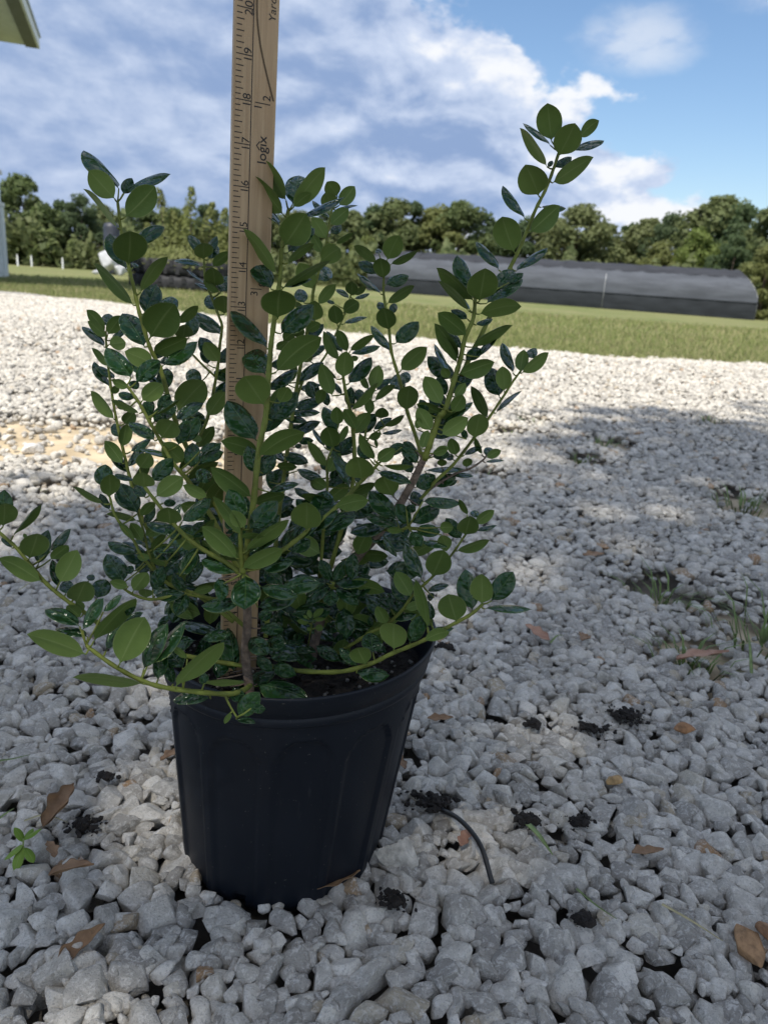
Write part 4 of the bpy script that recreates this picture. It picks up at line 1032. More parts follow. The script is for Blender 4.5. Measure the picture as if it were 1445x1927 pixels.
print_text("log\u0131x", 0.0088, -hw+RW*.80, 16.93*SCALE_IN, 1.0, 0.0, 0.00006)
cr_ = MB(); yy = 17.02*SCALE_IN; xx = -hw+RW*.55
for sg in (-1, 1):
    n = len(cr_.v)
    cr_.v += [Vector((xx, yy, .00016)), Vector((xx+.0008, yy, .00016)), Vector((xx+.0030, yy+sg*.0026, .00016)), Vector((xx+.0022, yy+sg*.0026, .00016))]; cr_.f.append((n, n+1, n+2, n+3))
cr_.build("printed_caret", MAT_INK, ruler)
print_text("Yardstick", 0.0066, -hw+RW*.92, 20.35*SCALE_IN, 1.05, 0.12)
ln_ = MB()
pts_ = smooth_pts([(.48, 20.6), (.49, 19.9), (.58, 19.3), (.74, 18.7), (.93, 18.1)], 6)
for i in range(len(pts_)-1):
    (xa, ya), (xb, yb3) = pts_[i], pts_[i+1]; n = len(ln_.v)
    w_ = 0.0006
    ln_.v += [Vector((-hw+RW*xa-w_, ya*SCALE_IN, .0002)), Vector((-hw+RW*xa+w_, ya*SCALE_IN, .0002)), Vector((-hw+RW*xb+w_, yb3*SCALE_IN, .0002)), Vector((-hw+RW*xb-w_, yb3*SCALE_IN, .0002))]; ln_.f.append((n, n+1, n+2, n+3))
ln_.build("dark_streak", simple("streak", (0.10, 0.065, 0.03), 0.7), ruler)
# ================================================================== BACKGROUND
def foliage_material(name, c0, c1, c2, trans=0.5):
    m, nt, b, o = new_mat(name)
    a = nt.nodes.new('ShaderNodeAttribute'); a.attribute_name = 'tone'; t = E(nt, a.outputs['Fac'])
    rnd = E(nt, nt.nodes.new('ShaderNodeObjectInfo').outputs['Random'])
    n1 = nnoise(nt, ocoord(nt), 0.5, 3, 0.6)
    c = nmix(nt, t, c0, c1)
    c = nmix(nt, (rnd * 0.6 + n1 * 0.8).ss(0.35, 1.0) * 0.8, c, c2)
    setc(nt, b, c); b.inputs['Roughness'].default_value = 0.6; b.inputs['Specular IOR Level'].default_value = 0.25
    tr = nt.nodes.new('ShaderNodeBsdfTranslucent'); lk(nt, c, tr.inputs[0])
    mx = nt.nodes.new('ShaderNodeMixShader'); mx.inputs[0].default_value = trans
    lk(nt, b.outputs[0], mx.inputs[1]); lk(nt, tr.outputs[0], mx.inputs[2]); lk(nt, mx.outputs[0], o.inputs[0])
    return m
MAT_F1 = foliage_material("tree_foliage", (0.072, 0.110, 0.042), (0.155, 0.205, 0.074), (0.185, 0.205, 0.090))
MAT_F2 = foliage_material("dark_foliage", (0.058, 0.094, 0.042), (0.120, 0.172, 0.070), (0.108, 0.148, 0.074))
MAT_F3 = foliage_material("light_foliage", (0.110, 0.160, 0.038), (0.240, 0.295, 0.085), (0.205, 0.215, 0.085))
MAT_TRUNK = simple("tree_bark", (0.13, 0.10, 0.075), 0.9, 0.35, 8, 0.4)

def leaf_quads(centers, normals, size, rng):
    """folded leaf-clump quads at given centres"""
    n = len(centers)
    up = rng.normal(size=(n, 3)); t1 = np.cross(normals, up); t1 /= np.linalg.norm(t1, axis=1)[:, None]+1e-9
    t2 = np.cross(normals, t1)
    s = size[:, None]
    V = np.stack([centers-t1*s, centers-t2*s*.55+normals*s*.12, centers+t1*s, centers+t2*s*.55+normals*s*.12], 1)
    F = (np.arange(n)*4)[:, None]+np.array([[0, 1, 2, 3]])
    return V.reshape(-1, 3), F

def crown_arrays(seed, h, rx, z0, ncl, per, leaf, shape='round', rcl=0.30):
    rng = np.random.default_rng(seed)
    V, F, T, nv, cl = [], [], [], 0, []
    for c in range(ncl):
        zz = rng.uniform(0, 1)
        if shape == 'round': rad = math.sqrt(max(0.02, 1-(2*zz-0.85)**2*0.85))
        elif shape == 'cone': rad = (1-zz)**0.75*0.95+0.06
        else: rad = math.sqrt(max(0.03, 1-(2*zz-1)**2))
        th = rng.uniform(0, 2*math.pi); rr_ = rad*rx*math.sqrt(rng.uniform(0.10, 1.0))
        c0 = np.array([math.cos(th)*rr_, math.sin(th)*rr_, z0+(h-z0)*zz])
        rc = rx*rcl*rng.uniform(0.65, 1.3)
        cl.append((c0, rc))
        d = rng.normal(size=(per, 3)); d /= np.linalg.norm(d, axis=1)[:, None]
        q = d*rng.uniform(0.35, 1.0, per)[:, None]**0.6*rc*np.array([1, 1, 0.8])
        nrm = d+rng.normal(size=(per, 3))*0.6+np.array([0, 0, .35]); nrm /= np.linalg.norm(nrm, axis=1)[:, None]
        v, f = leaf_quads(c0+q, nrm, rng.uniform(0.55, 1.2, per)*leaf, rng)
        V.append(v); F.append(f+nv); nv += len(v)
        T.append(np.repeat(np.clip(rng.uniform(0, 1, per)*0.55+rng.uniform(0, .45), 0, 1), 4))
    return np.vstack(V), np.vstack(F), np.concatenate(T), cl

def trunk_mesh(h, r, cl, seed):
    rr_ = random.Random(seed); mb = MB()
    top = h*0.8
    mid = [Vector((rr_.uniform(-.04, .04)*h*s, rr_.uniform(-.04, .04)*h*s, top*s)) for s in (0, .25, .5, .75, 1)]
    mb.tube(mid, [r*1.25, r, r*.8, r*.5, r*.15], 8)
    for c0, rc in cl[:14]:
        z = max(0.25*h, c0[2]*0.62); k = min(3, int(z/top*4)); f_ = (z/top*4)-k
        s = mid[k].lerp(mid[min(4, k+1)], min(1, f_)); e = Vector(c0)
        mb.tube([s, s.lerp(e, .5)+Vector((0, 0, -.03*h)), e], [r*.4, r*.25, r*.06], 5)
    return mb
def tree_proto(seed, h, rx, z0, ncl, per, leaf, mat, shape='round', rcl=.3):
    V, F, T, cl = crown_arrays(seed, h, rx, z0, ncl, per, leaf, shape, rcl)
    return np_mesh("crown", V, F, mat, False, {'tone': T}), trunk_mesh(h, h*0.018+0.03, cl, seed).build("trunk", MAT_TRUNK).data
def place_tree(name, proto, loc, sc, rz, label, group, cat="tree"):
    e = empty(name, loc); e.rotation_euler.z = rz; e.scale = sc
    tag(e, label, cat, group)
    link("crown", proto[0], e); link("trunk", proto[1], e)
    return e
def purge_loose(me):
    for o in list(bpy.data.objects):
        if o.data == me and o.parent is None: bpy.data.objects.remove(o)
PROTOS = [tree_proto(21, 8, 3.0, 0.5, 64, 130, .22, MAT_F1), tree_proto(22, 8, 2.6, 0.4, 60, 130, .20, MAT_F2), tree_proto(23, 8, 2.2, 0.4, 54, 130, .20, MAT_F2, 'oval'), tree_proto(24, 8, 3.3, 0.6, 66, 130, .23, MAT_F1), tree_proto(25, 8, 1.9, 0.3, 50, 130, .18, MAT_F2, 'cone', .34), tree_proto(26, 8, 2.7, 0.4, 60, 130, .21, MAT_F3)]
for p_ in PROTOS: purge_loose(p_[1])
rt = random.Random(31)
LBL = {0: "rounded green broadleaf tree in the distant tree line", 1: "dark green dense tree in the distant tree line", 2: "dark narrow oval tree in the distant tree line", 3: "wide spreading green tree in the distant tree line", 4: "dark conical tree in the distant tree line", 5: "pale yellow green tree in the distant tree line"}
line = [(-130, 395, 50, 1), (-60, 372, 50, 0), (12, 420, 48, 5), (52, 345, 50, 3), (92, 392, 54, 1), (128, 382, 52, 2), (160, 377, 50, 1), (196, 392, 54, 0), (238, 402, 58, 1), (282, 405, 58, 3), (330, 398, 60, 0), (385, 386, 60, 4), (400, 395, 62, 4), (450, 400, 62, 1), (505, 405, 64, 0), (560, 408, 64, 3), (612, 404, 64, 1), (655, 403, 62, 0), (698, 397, 62, 1), (738, 388, 62, 3), (772, 380, 62, 4), (812, 397, 62, 5), (856, 387, 62, 0), (896, 408, 64, 1), (938, 425, 66, 3), (985, 420, 66, 1), (1035, 418, 66, 0), (1080, 400, 62, 3), (1122, 432, 68, 1), (1166, 424, 66, 2), (1208, 420, 64, 0), (1248, 412, 62, 1), (1292, 402, 60, 4), (1336, 380, 58, 0), (1378, 398, 56, 1), (1412, 394, 54, 2), (1452, 400, 52, 3), (1510, 392, 52, 0), (1580, 400, 52, 1), (1640, 405, 52, 3), (1300, 440, 50, 5), (1372, 452, 46, 1), (1235, 462, 50, 5), (690, 452, 50, 5), (1440, 470, 40, 5)]
for i, (px, py, dist_, kd) in enumerate(line):
    loc = AT(px, dist_, -0.04)
    dfw = loc.dot(C_F) + CAM_H*sp
    zt = 0.0
    v = P(px, py, 1.0) - C_POS
    zt = CAM_H + v.z*dist_/math.hypot(v.x, v.y)
    s = (zt+0.1)/8.0
    w = s*rt.uniform(0.95, 1.25) if kd != 4 else s*1.15
    place_tree("line_tree", PROTOS[kd], loc, (w, w, s), rt.uniform(0, 6.28), LBL[kd], "trees of the far tree line")
# low undergrowth along the tree line (reads as one mass)
rng = np.random.default_rng(8)
n = 30000
px = rng.uniform(-260, 1760, n); dd_ = rng.uniform(46, 60, n)
base = np.array([tuple(AT(a, b)) for a, b in zip(px, dd_)])
hump = 1.9+0.7*np.sin(px*0.031)+0.5*np.sin(px*0.083+1)+0.4*np.sin(px*.19)
base[:, 2] = rng.uniform(0, 1, n)**0.8*np.maximum(hump, .5)
nr = rng.normal(size=(n, 3))+np.array([0, -.5, .6]); nr /= np.linalg.norm(nr, axis=1)[:, None]
V, F = leaf_quads(base, nr, rng.uniform(.14, .34, n), rng)
tag(link("undergrowth", np_mesh("undergrowth", V, F, MAT_F1, False, {'tone': np.repeat(rng.uniform(0, 1, n), 4)})), "low green undergrowth along the foot of the tree line", "undergrowth", kind="stuff")

# ---- tractor tyre planter with its shrub
MAT_TYRE = simple("tyre_rubber", (0.022, 0.023, 0.026), 0.75, 0.4, 9, 0.4)
tp = G(352, 545, -0.02)
tdist = math.hypot(tp.x, tp.y)
K = tdist/FPX
def tyre(zc, rad, hgt, label):
    e = empty("tractor_tyre", (tp.x, tp.y, zc)); tag(e, label, "tyre")
    V, F = [], []; n = 72
    prof = [(rad*.66, hgt*.10), (rad*.72, 0), (rad*.93, .0), (rad*.985, hgt*.14), (rad, hgt*.3), (rad, hgt*.7), (rad*.985, hgt*.86), (rad*.93, hgt), (rad*.72, hgt), (rad*.66, hgt*.9)]
    for r_, z in prof:
        for i in range(n):
            th = 2*math.pi*i/n
            V.append((r_*math.cos(th), r_*math.sin(th), z))
    m_ = len(prof)
    for j in range(m_):
        for i in range(n):
            F.append((j*n+i, j*n+(i+1) % n, ((j+1) % m_)*n+(i+1) % n, ((j+1) % m_)*n+i))
    mesh_obj("carcass", V, F, MAT_TYRE, e, True)
    for i in range(30):
        a = 2*math.pi*i/30
        mb = MB().box((rad*.985, -.035, hgt*.08), (rad*1.012, .05, hgt*.46), Matrix.Rotation(a, 4, 'Z')).box((rad*.985, -.035, hgt*.54), (rad*1.012, .05, hgt*.92), Matrix.Rotation(a+math.pi/30, 4, 'Z'))
        mb.build("tread_lug", MAT_TYRE, e)
    return e
TR = 92*K
tyre(-0.03, TR*1.03, 23*K, "big black tractor tyre lying flat, lower of two stacked on the lawn")
tyre(-0.03+23.5*K, TR, 25*K, "big black tractor tyre lying flat, upper of two holding a shrub")
rng = np.random.default_rng(77)
V, F, T, nv = [], [], [], 0
tops = [(-52, 372), (-30, 405), (-8, 398), (18, 372), (40, 388), (62, 396), (-70, 430), (84, 425), (100, 440), (-20, 440), (30, 440), (60, 450), (-48, 455)]
stems = MB()
for ox, ty_ in tops:
    zt = (500-ty_)*K+0.45; x = ox*K; y = rng.uniform(-.45, .45)
    stems.tube([(x*.35, y*.4, .3), (x*.8, y*.8, zt*.5), (x, y, zt*.96)], [.02, .014, .004], 5)
    m_ = 520
    s_ = rng.uniform(0, 1, m_)
    wdt = .30*(1-s_)**.7+.05
    th = rng.uniform(0, 6.28, m_); rr_ = wdt*np.sqrt(rng.uniform(.1, 1, m_))
    zz = .42+(zt-.42)*s_
    c_ = np.stack([x*(.45+.55*s_)+np.cos(th)*rr_, y*(.45+.55*s_)+np.sin(th)*rr_, zz], -1)
    nr = np.stack([np.cos(th), np.sin(th), .5+rng.normal(size=m_)*.5], -1); nr /= np.linalg.norm(nr, axis=1)[:, None]
    v, f = leaf_quads(c_, nr, rng.uniform(.03, .06, m_), rng)
    V.append(v); F.append(f+nv); nv += len(v); T.append(np.repeat(rng.uniform(0, 1, m_)*.6+.4*s_, 4))
for _ in range(1900):
    th = rng.uniform(0, 6.28); r_ = TR*1.02*math.sqrt(rng.uniform(.2, 1)); z = .42+rng.uniform(0, .52)*(1-(r_/TR)**4*.5)
    v, f = leaf_quads(np.array([[math.cos(th)*r_, math.sin(th)*r_, z]]), np.array([[math.cos(th)*.7, math.sin(th)*.7, .7]]), np.array([rng.uniform(.035, .07)]), rng)
    V.append(v); F.append(f+nv); nv += 4; T.append(np.full(4, rng.uniform(0, .6)))
e = tag(empty("planter_shrub", (tp.x, tp.y, 0)), "light green feathery shrub with upright shoots growing in the stacked tyres", "shrub")
link("crown", np_mesh("crown", np.vstack(V), np.vstack(F), MAT_F3, False, {'tone': np.concatenate(T)}), e)
stems.build("stems", MAT_TRUNK, e, True)

# ---- shade house
def cloth_material(name, col, sheen):
    m, nt, b, o = new_mat(name)
    p = ocoord(nt); n1 = nnoise(nt, nmap(nt, p, (.5, .5, 3)), 1.5, 5, .6); n2 = nnoise(nt, nmap(nt, p, (1.2, 1, .3)), 2.2, 4, .6, .5)
    c = nmix(nt, n1.ss(.3, .7), tuple(x*.82 for x in col), tuple(x*1.15 for x in col))
    setc(nt, b, c); b.inputs['Roughness'].default_value = .8
    b.inputs['Specular IOR Level'].default_value = .1
    bump(nt, b, n2 + n1 * .5, .5, .06)
    return m
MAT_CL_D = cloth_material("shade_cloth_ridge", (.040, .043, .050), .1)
MAT_CL_L = cloth_material("shade_cloth_roof", (.080, .088, .102), .25)  # seamed strip; its lighter tone also holds the sun glance on the curve
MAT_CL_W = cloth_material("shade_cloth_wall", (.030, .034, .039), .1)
MAT_WHITE = simple("white_paint", (.72, .74, .74), .5, .08, 3)
MAT_STEEL = simple("galvanised_pipe", (.35, .36, .37), .4, .2, 6)
hr, hl = AT(1419, 37.0, -.03, 597), AT(690, 40.5, -.03, 545)
ax = (hl-hr); HL_ = ax.length; ax.normalize(); bk = Vector((-ax.y, ax.x, 0)); 
if bk.y < 0: bk = -bk
house = empty("shade_house", hr); tag(house, "long low black shade-cloth hoop house on the far lawn", "greenhouse")
HZ, WZ, HD = 2.12, .74, 5.0
def sec(s):   # front wall foot -> eave -> over the ridge -> back eave: returns depth, height
    th = math.pi*s
    return HD/2*(1-math.cos(th)), WZ+(HZ-WZ)*math.sin(th)**0.75
def hp(a, d, z):
    if a < 1.9: a = a + 0.95*max(0, (z-WZ)/(HZ-WZ))**1.6*(1-max(a, 0)/1.9)      # rounded near end
    return ax*a + bk*d + Vector((0, 0, z))
NB = 15; bw = HL_/NB
for k in range(NB):
    a0, a1 = k*bw, (k+1)*bw
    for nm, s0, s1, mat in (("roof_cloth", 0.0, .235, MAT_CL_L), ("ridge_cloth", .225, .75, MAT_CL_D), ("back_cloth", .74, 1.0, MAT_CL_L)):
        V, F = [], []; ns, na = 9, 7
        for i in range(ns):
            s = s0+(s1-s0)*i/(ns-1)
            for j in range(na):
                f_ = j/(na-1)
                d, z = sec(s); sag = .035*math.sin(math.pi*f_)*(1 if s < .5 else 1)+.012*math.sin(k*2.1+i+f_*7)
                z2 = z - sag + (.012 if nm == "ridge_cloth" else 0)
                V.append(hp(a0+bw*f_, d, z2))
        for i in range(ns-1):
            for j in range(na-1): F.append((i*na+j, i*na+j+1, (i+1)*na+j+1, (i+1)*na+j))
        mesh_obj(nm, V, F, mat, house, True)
    V, F = [], []
    for i in range(6):
        for j in range(6):
            f_ = j/5; V.append(hp(a0+bw*f_, -.05*math.sin(math.pi*f_)*math.sin(math.pi*i/5)-.012, .0+(WZ-.02)*i/5))
    for i in range(5):
        for j in range(5): F.append((i*6+j, i*6+j+1, (i+1)*6+j+1, (i+1)*6+j))
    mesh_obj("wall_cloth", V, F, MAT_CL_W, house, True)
for k in range(NB+1):
    a = k*bw
    mb = MB().tube([hp(a, .10, 0), hp(a, .10, WZ-.12)] + [hp(a, *[sec(s)[0], sec(s)[1]-.05][0:1], sec(s)[1]-.14) for s in np.linspace(0.06, .94, 12)] + [hp(a, HD, 0)], .025, 6)
    mb.build("hoop", MAT_STEEL, house, True)
for a_, nm in ((-.004, "end_cloth"), (HL_+.004, "end_cloth")):
    V = [hp(a_, 0, 0)]+[hp(a_, *sec(s)) for s in np.linspace(0, 1, 20)]+[hp(a_, HD, 0)]
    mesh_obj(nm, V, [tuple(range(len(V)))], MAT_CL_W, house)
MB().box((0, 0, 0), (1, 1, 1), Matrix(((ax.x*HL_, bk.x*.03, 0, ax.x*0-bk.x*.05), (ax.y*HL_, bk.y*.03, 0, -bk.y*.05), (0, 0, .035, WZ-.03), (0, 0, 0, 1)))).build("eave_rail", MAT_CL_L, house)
pw = AT(1134, 37.2, -.03, 560)
MB().tube([pw, pw+Vector((0, 0, 1.55))], .013, 8).build("marker_pole", MAT_STEEL, None, True)
tag(bpy.data.objects["marker_pole"], "thin white pole standing against the shade-cloth house", "pole")

# ---- white building at the left edge
MAT_WALL = simple("white_siding", (.66, .71, .72), .6, .05, 2)
MAT_SOFFIT = simple("soffit", (.62, .63, .55), .6, .06, 3)
MAT_FASCIA = simple("roof_edge", (.075, .085, .085), .5, .2, 4)
bc = AT(17, 19.6, -.03, 515)
wd = Vector((math.sin(R(-20)), math.cos(R(-20)), 0)); wn = Vector((wd.y, -wd.x, 0))   # along wall away, outwards right
bld = empty("white_building", bc); tag(bld, "white sided building with overhanging eave at the lawn edge", "building")
def bp(a, d, z): return wd*a + wn*d + Vector((0, 0, z))   # a<0 towards viewer, d>0 outwards
BL = 5.5
def quadbox(mb, a0, a1, d0, d1, z0, z1):
    n = len(mb.v)
    for z in (z0, z1):
        mb.v += [bp(a0, d0, z), bp(a1, d0, z), bp(a1, d1, z), bp(a0, d1, z)]
    mb.f += [(n, n+1, n+2, n+3), (n+4, n+7, n+6, n+5)]+[(n+i, n+4+i, n+4+(i+1) % 4, n+(i+1) % 4) for i in range(4)]
    return mb
zt1, zt2 = .49+(480-357)*19.6/FPX, .49+(480-404)*19.6/FPX
quadbox(MB(), -BL, 0, -5, -.08, 0, 4.9).build("wall", MAT_WALL, bld)
for k in range(24):
    quadbox(MB(), -BL, -.16, -.081, -.062+.0*k, .12+k*.2, .12+k*.2+.185).build("siding_board", MAT_WALL, bld)
quadbox(MB(), -.42, .03, -.42, .0, .0, zt2).build("corner_base", MAT_WALL, bld)
quadbox(MB(), -.38, .01, -.38, -.045, zt2+.002, zt1).build("corner_shaft", MAT_WALL, bld)
quadbox(MB(), -.34, -.01, -.34, -.072, zt1+.002, 4.85).build("corner_post", MAT_WALL, bld)
for z in (zt1, zt2):
    quadbox(MB(), -.43, .045, -.43, .02, z-.05, z+.03).build("corner_band", MAT_WHITE, bld)
EO = .86
quadbox(MB(), -BL-.6, .55, -5, EO-.06, 4.86, 4.90).build("soffit", MAT_SOFFIT, bld)
quadbox(MB(), -BL-.6, .56, EO-.25, EO-.02, 4.83, 4.857).build("gutter", MAT_FASCIA, bld)
quadbox(MB(), -BL-.6, .60, EO-.058, EO+.03, 4.84, 5.06).build("fascia", MAT_WHITE, bld)
n = 0; mb = MB(); mb.v = [bp(-BL-.7, EO+.06, 5.062), bp(.66, EO+.06, 5.062), bp(.66, -5.6, 6.9), bp(-BL-.7, -5.6, 6.9)]; mb.v += [v+Vector((0, 0, .05)) for v in mb.v]
mb.f = [(0, 3, 2, 1), (4, 5, 6, 7)]+[(i, (i+1) % 4, 4+(i+1) % 4, 4+i) for i in range(4)]
mb.build("roof", simple("metal_roof", (.42, .45, .46), .4, .1, 2), bld)

# ---- white bundle, dark tank and stakes on the far lawn
MAT_WRAP = simple("white_wrap", (.46, .47, .48), .45, .18, 5, .4)
MAT_TANK = simple("dark_tank", (.028, .032, .045), .5, .3, 4)
def lump(name, loc, sx, sy, sz, seed, mat, label, cat, group=None):
    V, F = rock_proto(3, seed)
    V = V*np.array([sx, sy, sz])+np.array([0, 0, sz*.8])
    o = link(name, np_mesh(name, V, F, mat, True)); o.location = loc
    return tag(o, label, cat, group)
wb = AT(205, 34, -.03)
lump("wrapped_bundle", wb, .42, .4, .62, 61, MAT_WRAP, "white wrapped bundle standing on the lawn before the dark tank", "bundle")
for i, (px, s) in enumerate(((183, .17), (228, .30), (262, .22), (272, .15))):
    lump("white_rock", AT(px, 33.5+i*.3, -.04), s, s, s*.8, 70+i, MAT_WRAP, "white rock on the lawn beside the wrapped bundle", "rock", "white rocks by the bundle")
tk = AT(214, 36, -.03)
V, F = [], []
prof = [(.02, 0), (.33, 0), (.34, .1), (.34, 1.0), (.355, 1.02), (.34, 1.05), (.34, 1.9), (.31, 2.03), (.2, 2.1), (.02, 2.12)]
for r_, z in prof:
    for i in range(28): V.append((r_*math.cos(i*math.pi/14), r_*math.sin(i*math.pi/14), z))
for j in range(len(prof)-1):
    for i in range(28): F.append((j*28+i, j*28+(i+1) % 28, (j+1)*28+(i+1) % 28, (j+1)*28+i))
tag(mesh_obj("dark_tank", V, F, MAT_TANK, None, True, tk), "tall dark cylindrical tank behind the white wrapped bundle", "tank")
for px, d in ((36, 43), (120, 43), (62, 44), (287, 40)):
    o = MB().box((-.035, -.02, 0), (.035, .02, .5)).box((-.02, -.012, .5), (.02, .012, .56)).build("marker_stake", MAT_WHITE, None, False, AT(px, d, -.04))
    tag(o, "small white stake at the foot of the left trees", "stake", "white stakes before the trees")

# ---- the broad tree behind the viewpoint whose shade covers the pot
rng = np.random.default_rng(4)
V, F, T, nv, cl = [], [], [], 0, []
spots = []  # unseen crown shaped for its shadow: clumps only where shade should land
for x in np.arange(-2.7, 4.6, .60):
    for y in np.arange(-0.7, 4.4, .60):
        far = float(np.interp(x, [-3, -.92, -.4, -.19, .05, .34, .58, .93, 1.46, 2.25, 5], [1.6, 1.71, 1.81, 1.98, 2.34, 2.82, 3.04, 3.5, 3.85, 4.2, 4.4]))-.50
        jx, jy = x+rng.uniform(-.25, .25), y+rng.uniform(-.25, .25)
        if jy > far + rng.normal(0, .12) or (jy > far-.9 and x > .2 and rng.random() < .22): continue
        spots.append((jx, jy, rng.uniform(7.4, 10.4)))
for jx, jy, hz in spots:
    k = hz/TO_SUN.z
    c0 = np.array([jx+TO_SUN.x*k, jy+TO_SUN.y*k, hz]); cl.append((c0, .5))
    per = 300
    d = rng.normal(size=(per, 3)); d /= np.linalg.norm(d, axis=1)[:, None]
    q = d*rng.uniform(0, 1, per)[:, None]**.45*.66
    nrm = d*.5+rng.normal(size=(per, 3))*.5+np.array([0, 0, .7]); nrm /= np.linalg.norm(nrm, axis=1)[:, None]
    v, f = leaf_quads(c0+q, nrm, rng.uniform(.055, .10, per), rng)
    V.append(v); F.append(f+nv); nv += len(v); T.append(np.repeat(rng.uniform(0, 1, per), 4))
tb = Vector((-1.9, -3.6, -.04))
st = tag(empty("shade_tree", tb), "broad oak tree standing behind the viewpoint and shading the gravel", "tree")
V = np.vstack(V)-np.array(tb)
link("crown", np_mesh("crown", V, np.vstack(F), MAT_F1, False, {'tone': np.concatenate(T)}), st)
mb = MB().tube([(0, 0, 0), (.05, .05, 1.4), (.1, .1, 3.4), (.3, .2, 6.0), (.5, .4, 8.6)], [.34, .27, .23, .17, .07], 12)
rt2 = random.Random(3)
for c0, _ in rt2.sample(cl, 22):
    e_ = Vector(c0)-tb; s_ = Vector((.1, .1, 3.6)).lerp(Vector((.3, .2, 6.4)), rt2.random())
    mb.tube([s_, s_.lerp(e_, .5)+Vector((0, 0, .25)), e_], [.09, .055, .012], 6)
mb.build("trunk", MAT_TRUNK, st, True)
# ================================================================== SMALL THINGS ON THE GRAVEL
def hz(x, y):
    """height of the stones under a point"""
    iy, ix = int((y-Y0)/RES), int((x-X0)/RES)
    if 2 < iy < HN[0]-3 and 2 < ix < HN[1]-3: return float(H[iy-2:iy+3, ix-2:ix+3].max())
    return -.005
def ground_at(px, py):
    g = G(px, py, -.004)
    return Vector((g.x, g.y, hz(g.x, g.y)))
MAT_DEAD = None
def dead_leaf_material(name, c0, c1):
    m, nt, b, o = new_mat(name)
    n1 = nnoise(nt, ocoord(nt), 40, 5, .65); n2 = nnoise(nt, ocoord(nt), 220, 3, .6)
    c = nmix(nt, n1.ss(.3, .7), c0, c1); c = nmix(nt, n2.ss(.62, .75)*.5, c, (.06, .035, .02))
    setc(nt, b, c); b.inputs['Roughness'].default_value = .65
    bump(nt, b, n1, .4, .003)
    return m
MAT_DEAD = dead_leaf_material("dead_leaf", (.17, .095, .045), (.34, .205, .105))
MAT_DEAD2 = dead_leaf_material("dead_leaf_reddish", (.26, .125, .075), (.44, .26, .17))
def dead_leaf(px, py, length, ang, curl, seed, label, mat=None, wid=.42, lift=.004):
    """an oak-like dry leaf: lobed outline, rolled along its midrib, thin but solid"""
    r = random.Random(seed); rows, cols = 22, 9
    V = []
    ph = r.uniform(0, 6)
    def wprof(t): return (math.sin(math.pi*min(1, t*1.02)**.8)**.7)*(1+.22*math.sin(t*17+ph))*wid/2
    for side in (0, 1):
        for j in range(rows):
            t = j/(rows-1)
            w = max(.012, wprof(t))*length
            for i in range(cols):
                u = -1+2*i/(cols-1)
                a = u*curl
                x = w*math.sin(a)/max(curl, .05) if curl > .05 else w*u
                z = w*(1-math.cos(a))/max(curl, .05) + .10*length*math.sin(t*3.1+ph)*.6 + .012*length*math.sin(u*5+t*11+ph)
                V.append((x+.06*length*math.sin(t*2.6+ph), t*length, z+(.0003 if side == 0 else -.0003)))
    F = []
    for side in (0, 1):
        o_ = side*rows*cols
        for j in range(rows-1):
            for i in range(cols-1):
                q = (o_+j*cols+i, o_+j*cols+i+1, o_+(j+1)*cols+i+1, o_+(j+1)*cols+i); F.append(q if side == 0 else q[::-1])
    N_ = rows*cols
    for j in range(rows-1):
        for i in (0, cols-1): F.append((j*cols+i, (j+1)*cols+i, N_+(j+1)*cols+i, N_+j*cols+i))
    p = ground_at(px, py); p.z += lift
    o = mesh_obj("dead_leaf", V, F, mat or MAT_DEAD, None, True, p)
    o.rotation_euler = (r.uniform(-.15, .2), r.uniform(-.25, .25), ang)
    return tag(o, label, "leaf", "dry leaves on the gravel")
dead_leaf(82, 1622, .052, R(-8), 1.7, 1, "large curled tan dry leaf standing among stones beside the green seedling", wid=.5, lift=.010)
dead_leaf(95, 1700, .036, R(-80), 1.1, 2, "brown rolled dry leaf lying below the green seedling")
dead_leaf(105, 1668, .022, R(35), .8, 21, "small narrow brown dry leaf between the seedling and the pot")
dead_leaf(585, 1722, .046, R(-58), .6, 3, "torn brown dry leaf against the front foot of the pot", wid=.3)
dead_leaf(300, 1478, .038, R(-25), .9, 4, "pale brown dry leaf leaning near the pot's ribbed side", wid=.3)
dead_leaf(112, 1868, .04, R(-30), 1.3, 5, "grey brown folded dry leaf wedged between front stones", wid=.4, lift=-.004)
dead_leaf(1030, 1236, .04, R(60), .4, 6, "flat pinkish brown dry leaf on the shaded gravel", MAT_DEAD2, .6)
dead_leaf(1085, 1238, .042, R(-35), 1.2, 7, "curled brown dry leaf beside the flat pinkish one", wid=.5)
dead_leaf(1262, 1278, .085, R(-78), .5, 8, "long tan dry leaf lying across the weedy soil patch", MAT_DEAD2, .3)
dead_leaf(1178, 1650, .034, R(-75), .8, 9, "short tan dry leaf tucked between the right stones", wid=.4)
dead_leaf(862, 1640, .026, R(-25), .7, 10, "small reddish brown dry leaf beside the black tube", MAT_DEAD2, .4)
dead_leaf(800, 1388, .03, R(-85), .6, 11, "small tan dry leaf beside the pot's right side", wid=.35)
dead_leaf(758, 1490, .03, R(15), .9, 12, "brown dry leaf leaning on the lower right pot wall", wid=.35)
dead_leaf(1090, 1075, .05, R(-70), .5, 13, "brown dry leaf in the sunlit spot on the far gravel", wid=.4)

# black irrigation tube
g0, g1, g2, g3 = ground_at(818, 1552), ground_at(858, 1600), ground_at(895, 1655), ground_at(920, 1706)
tube_pts = smooth_pts([tuple(g0+Vector((0, 0, -.004))), tuple(g1+Vector((0, 0, .010))), tuple(g2+Vector((0, 0, .010))), tuple(g3+Vector((0, 0, .002)))], 7)
MAT_TUBE = simple("black_tube", (.012, .013, .014), .45, .3, 90)
tag(MB().tube(tube_pts, .0022, 10).build("plastic_tube", MAT_TUBE, None, True), "thin bent black plastic tube lying on the gravel beside the pot", "tube")

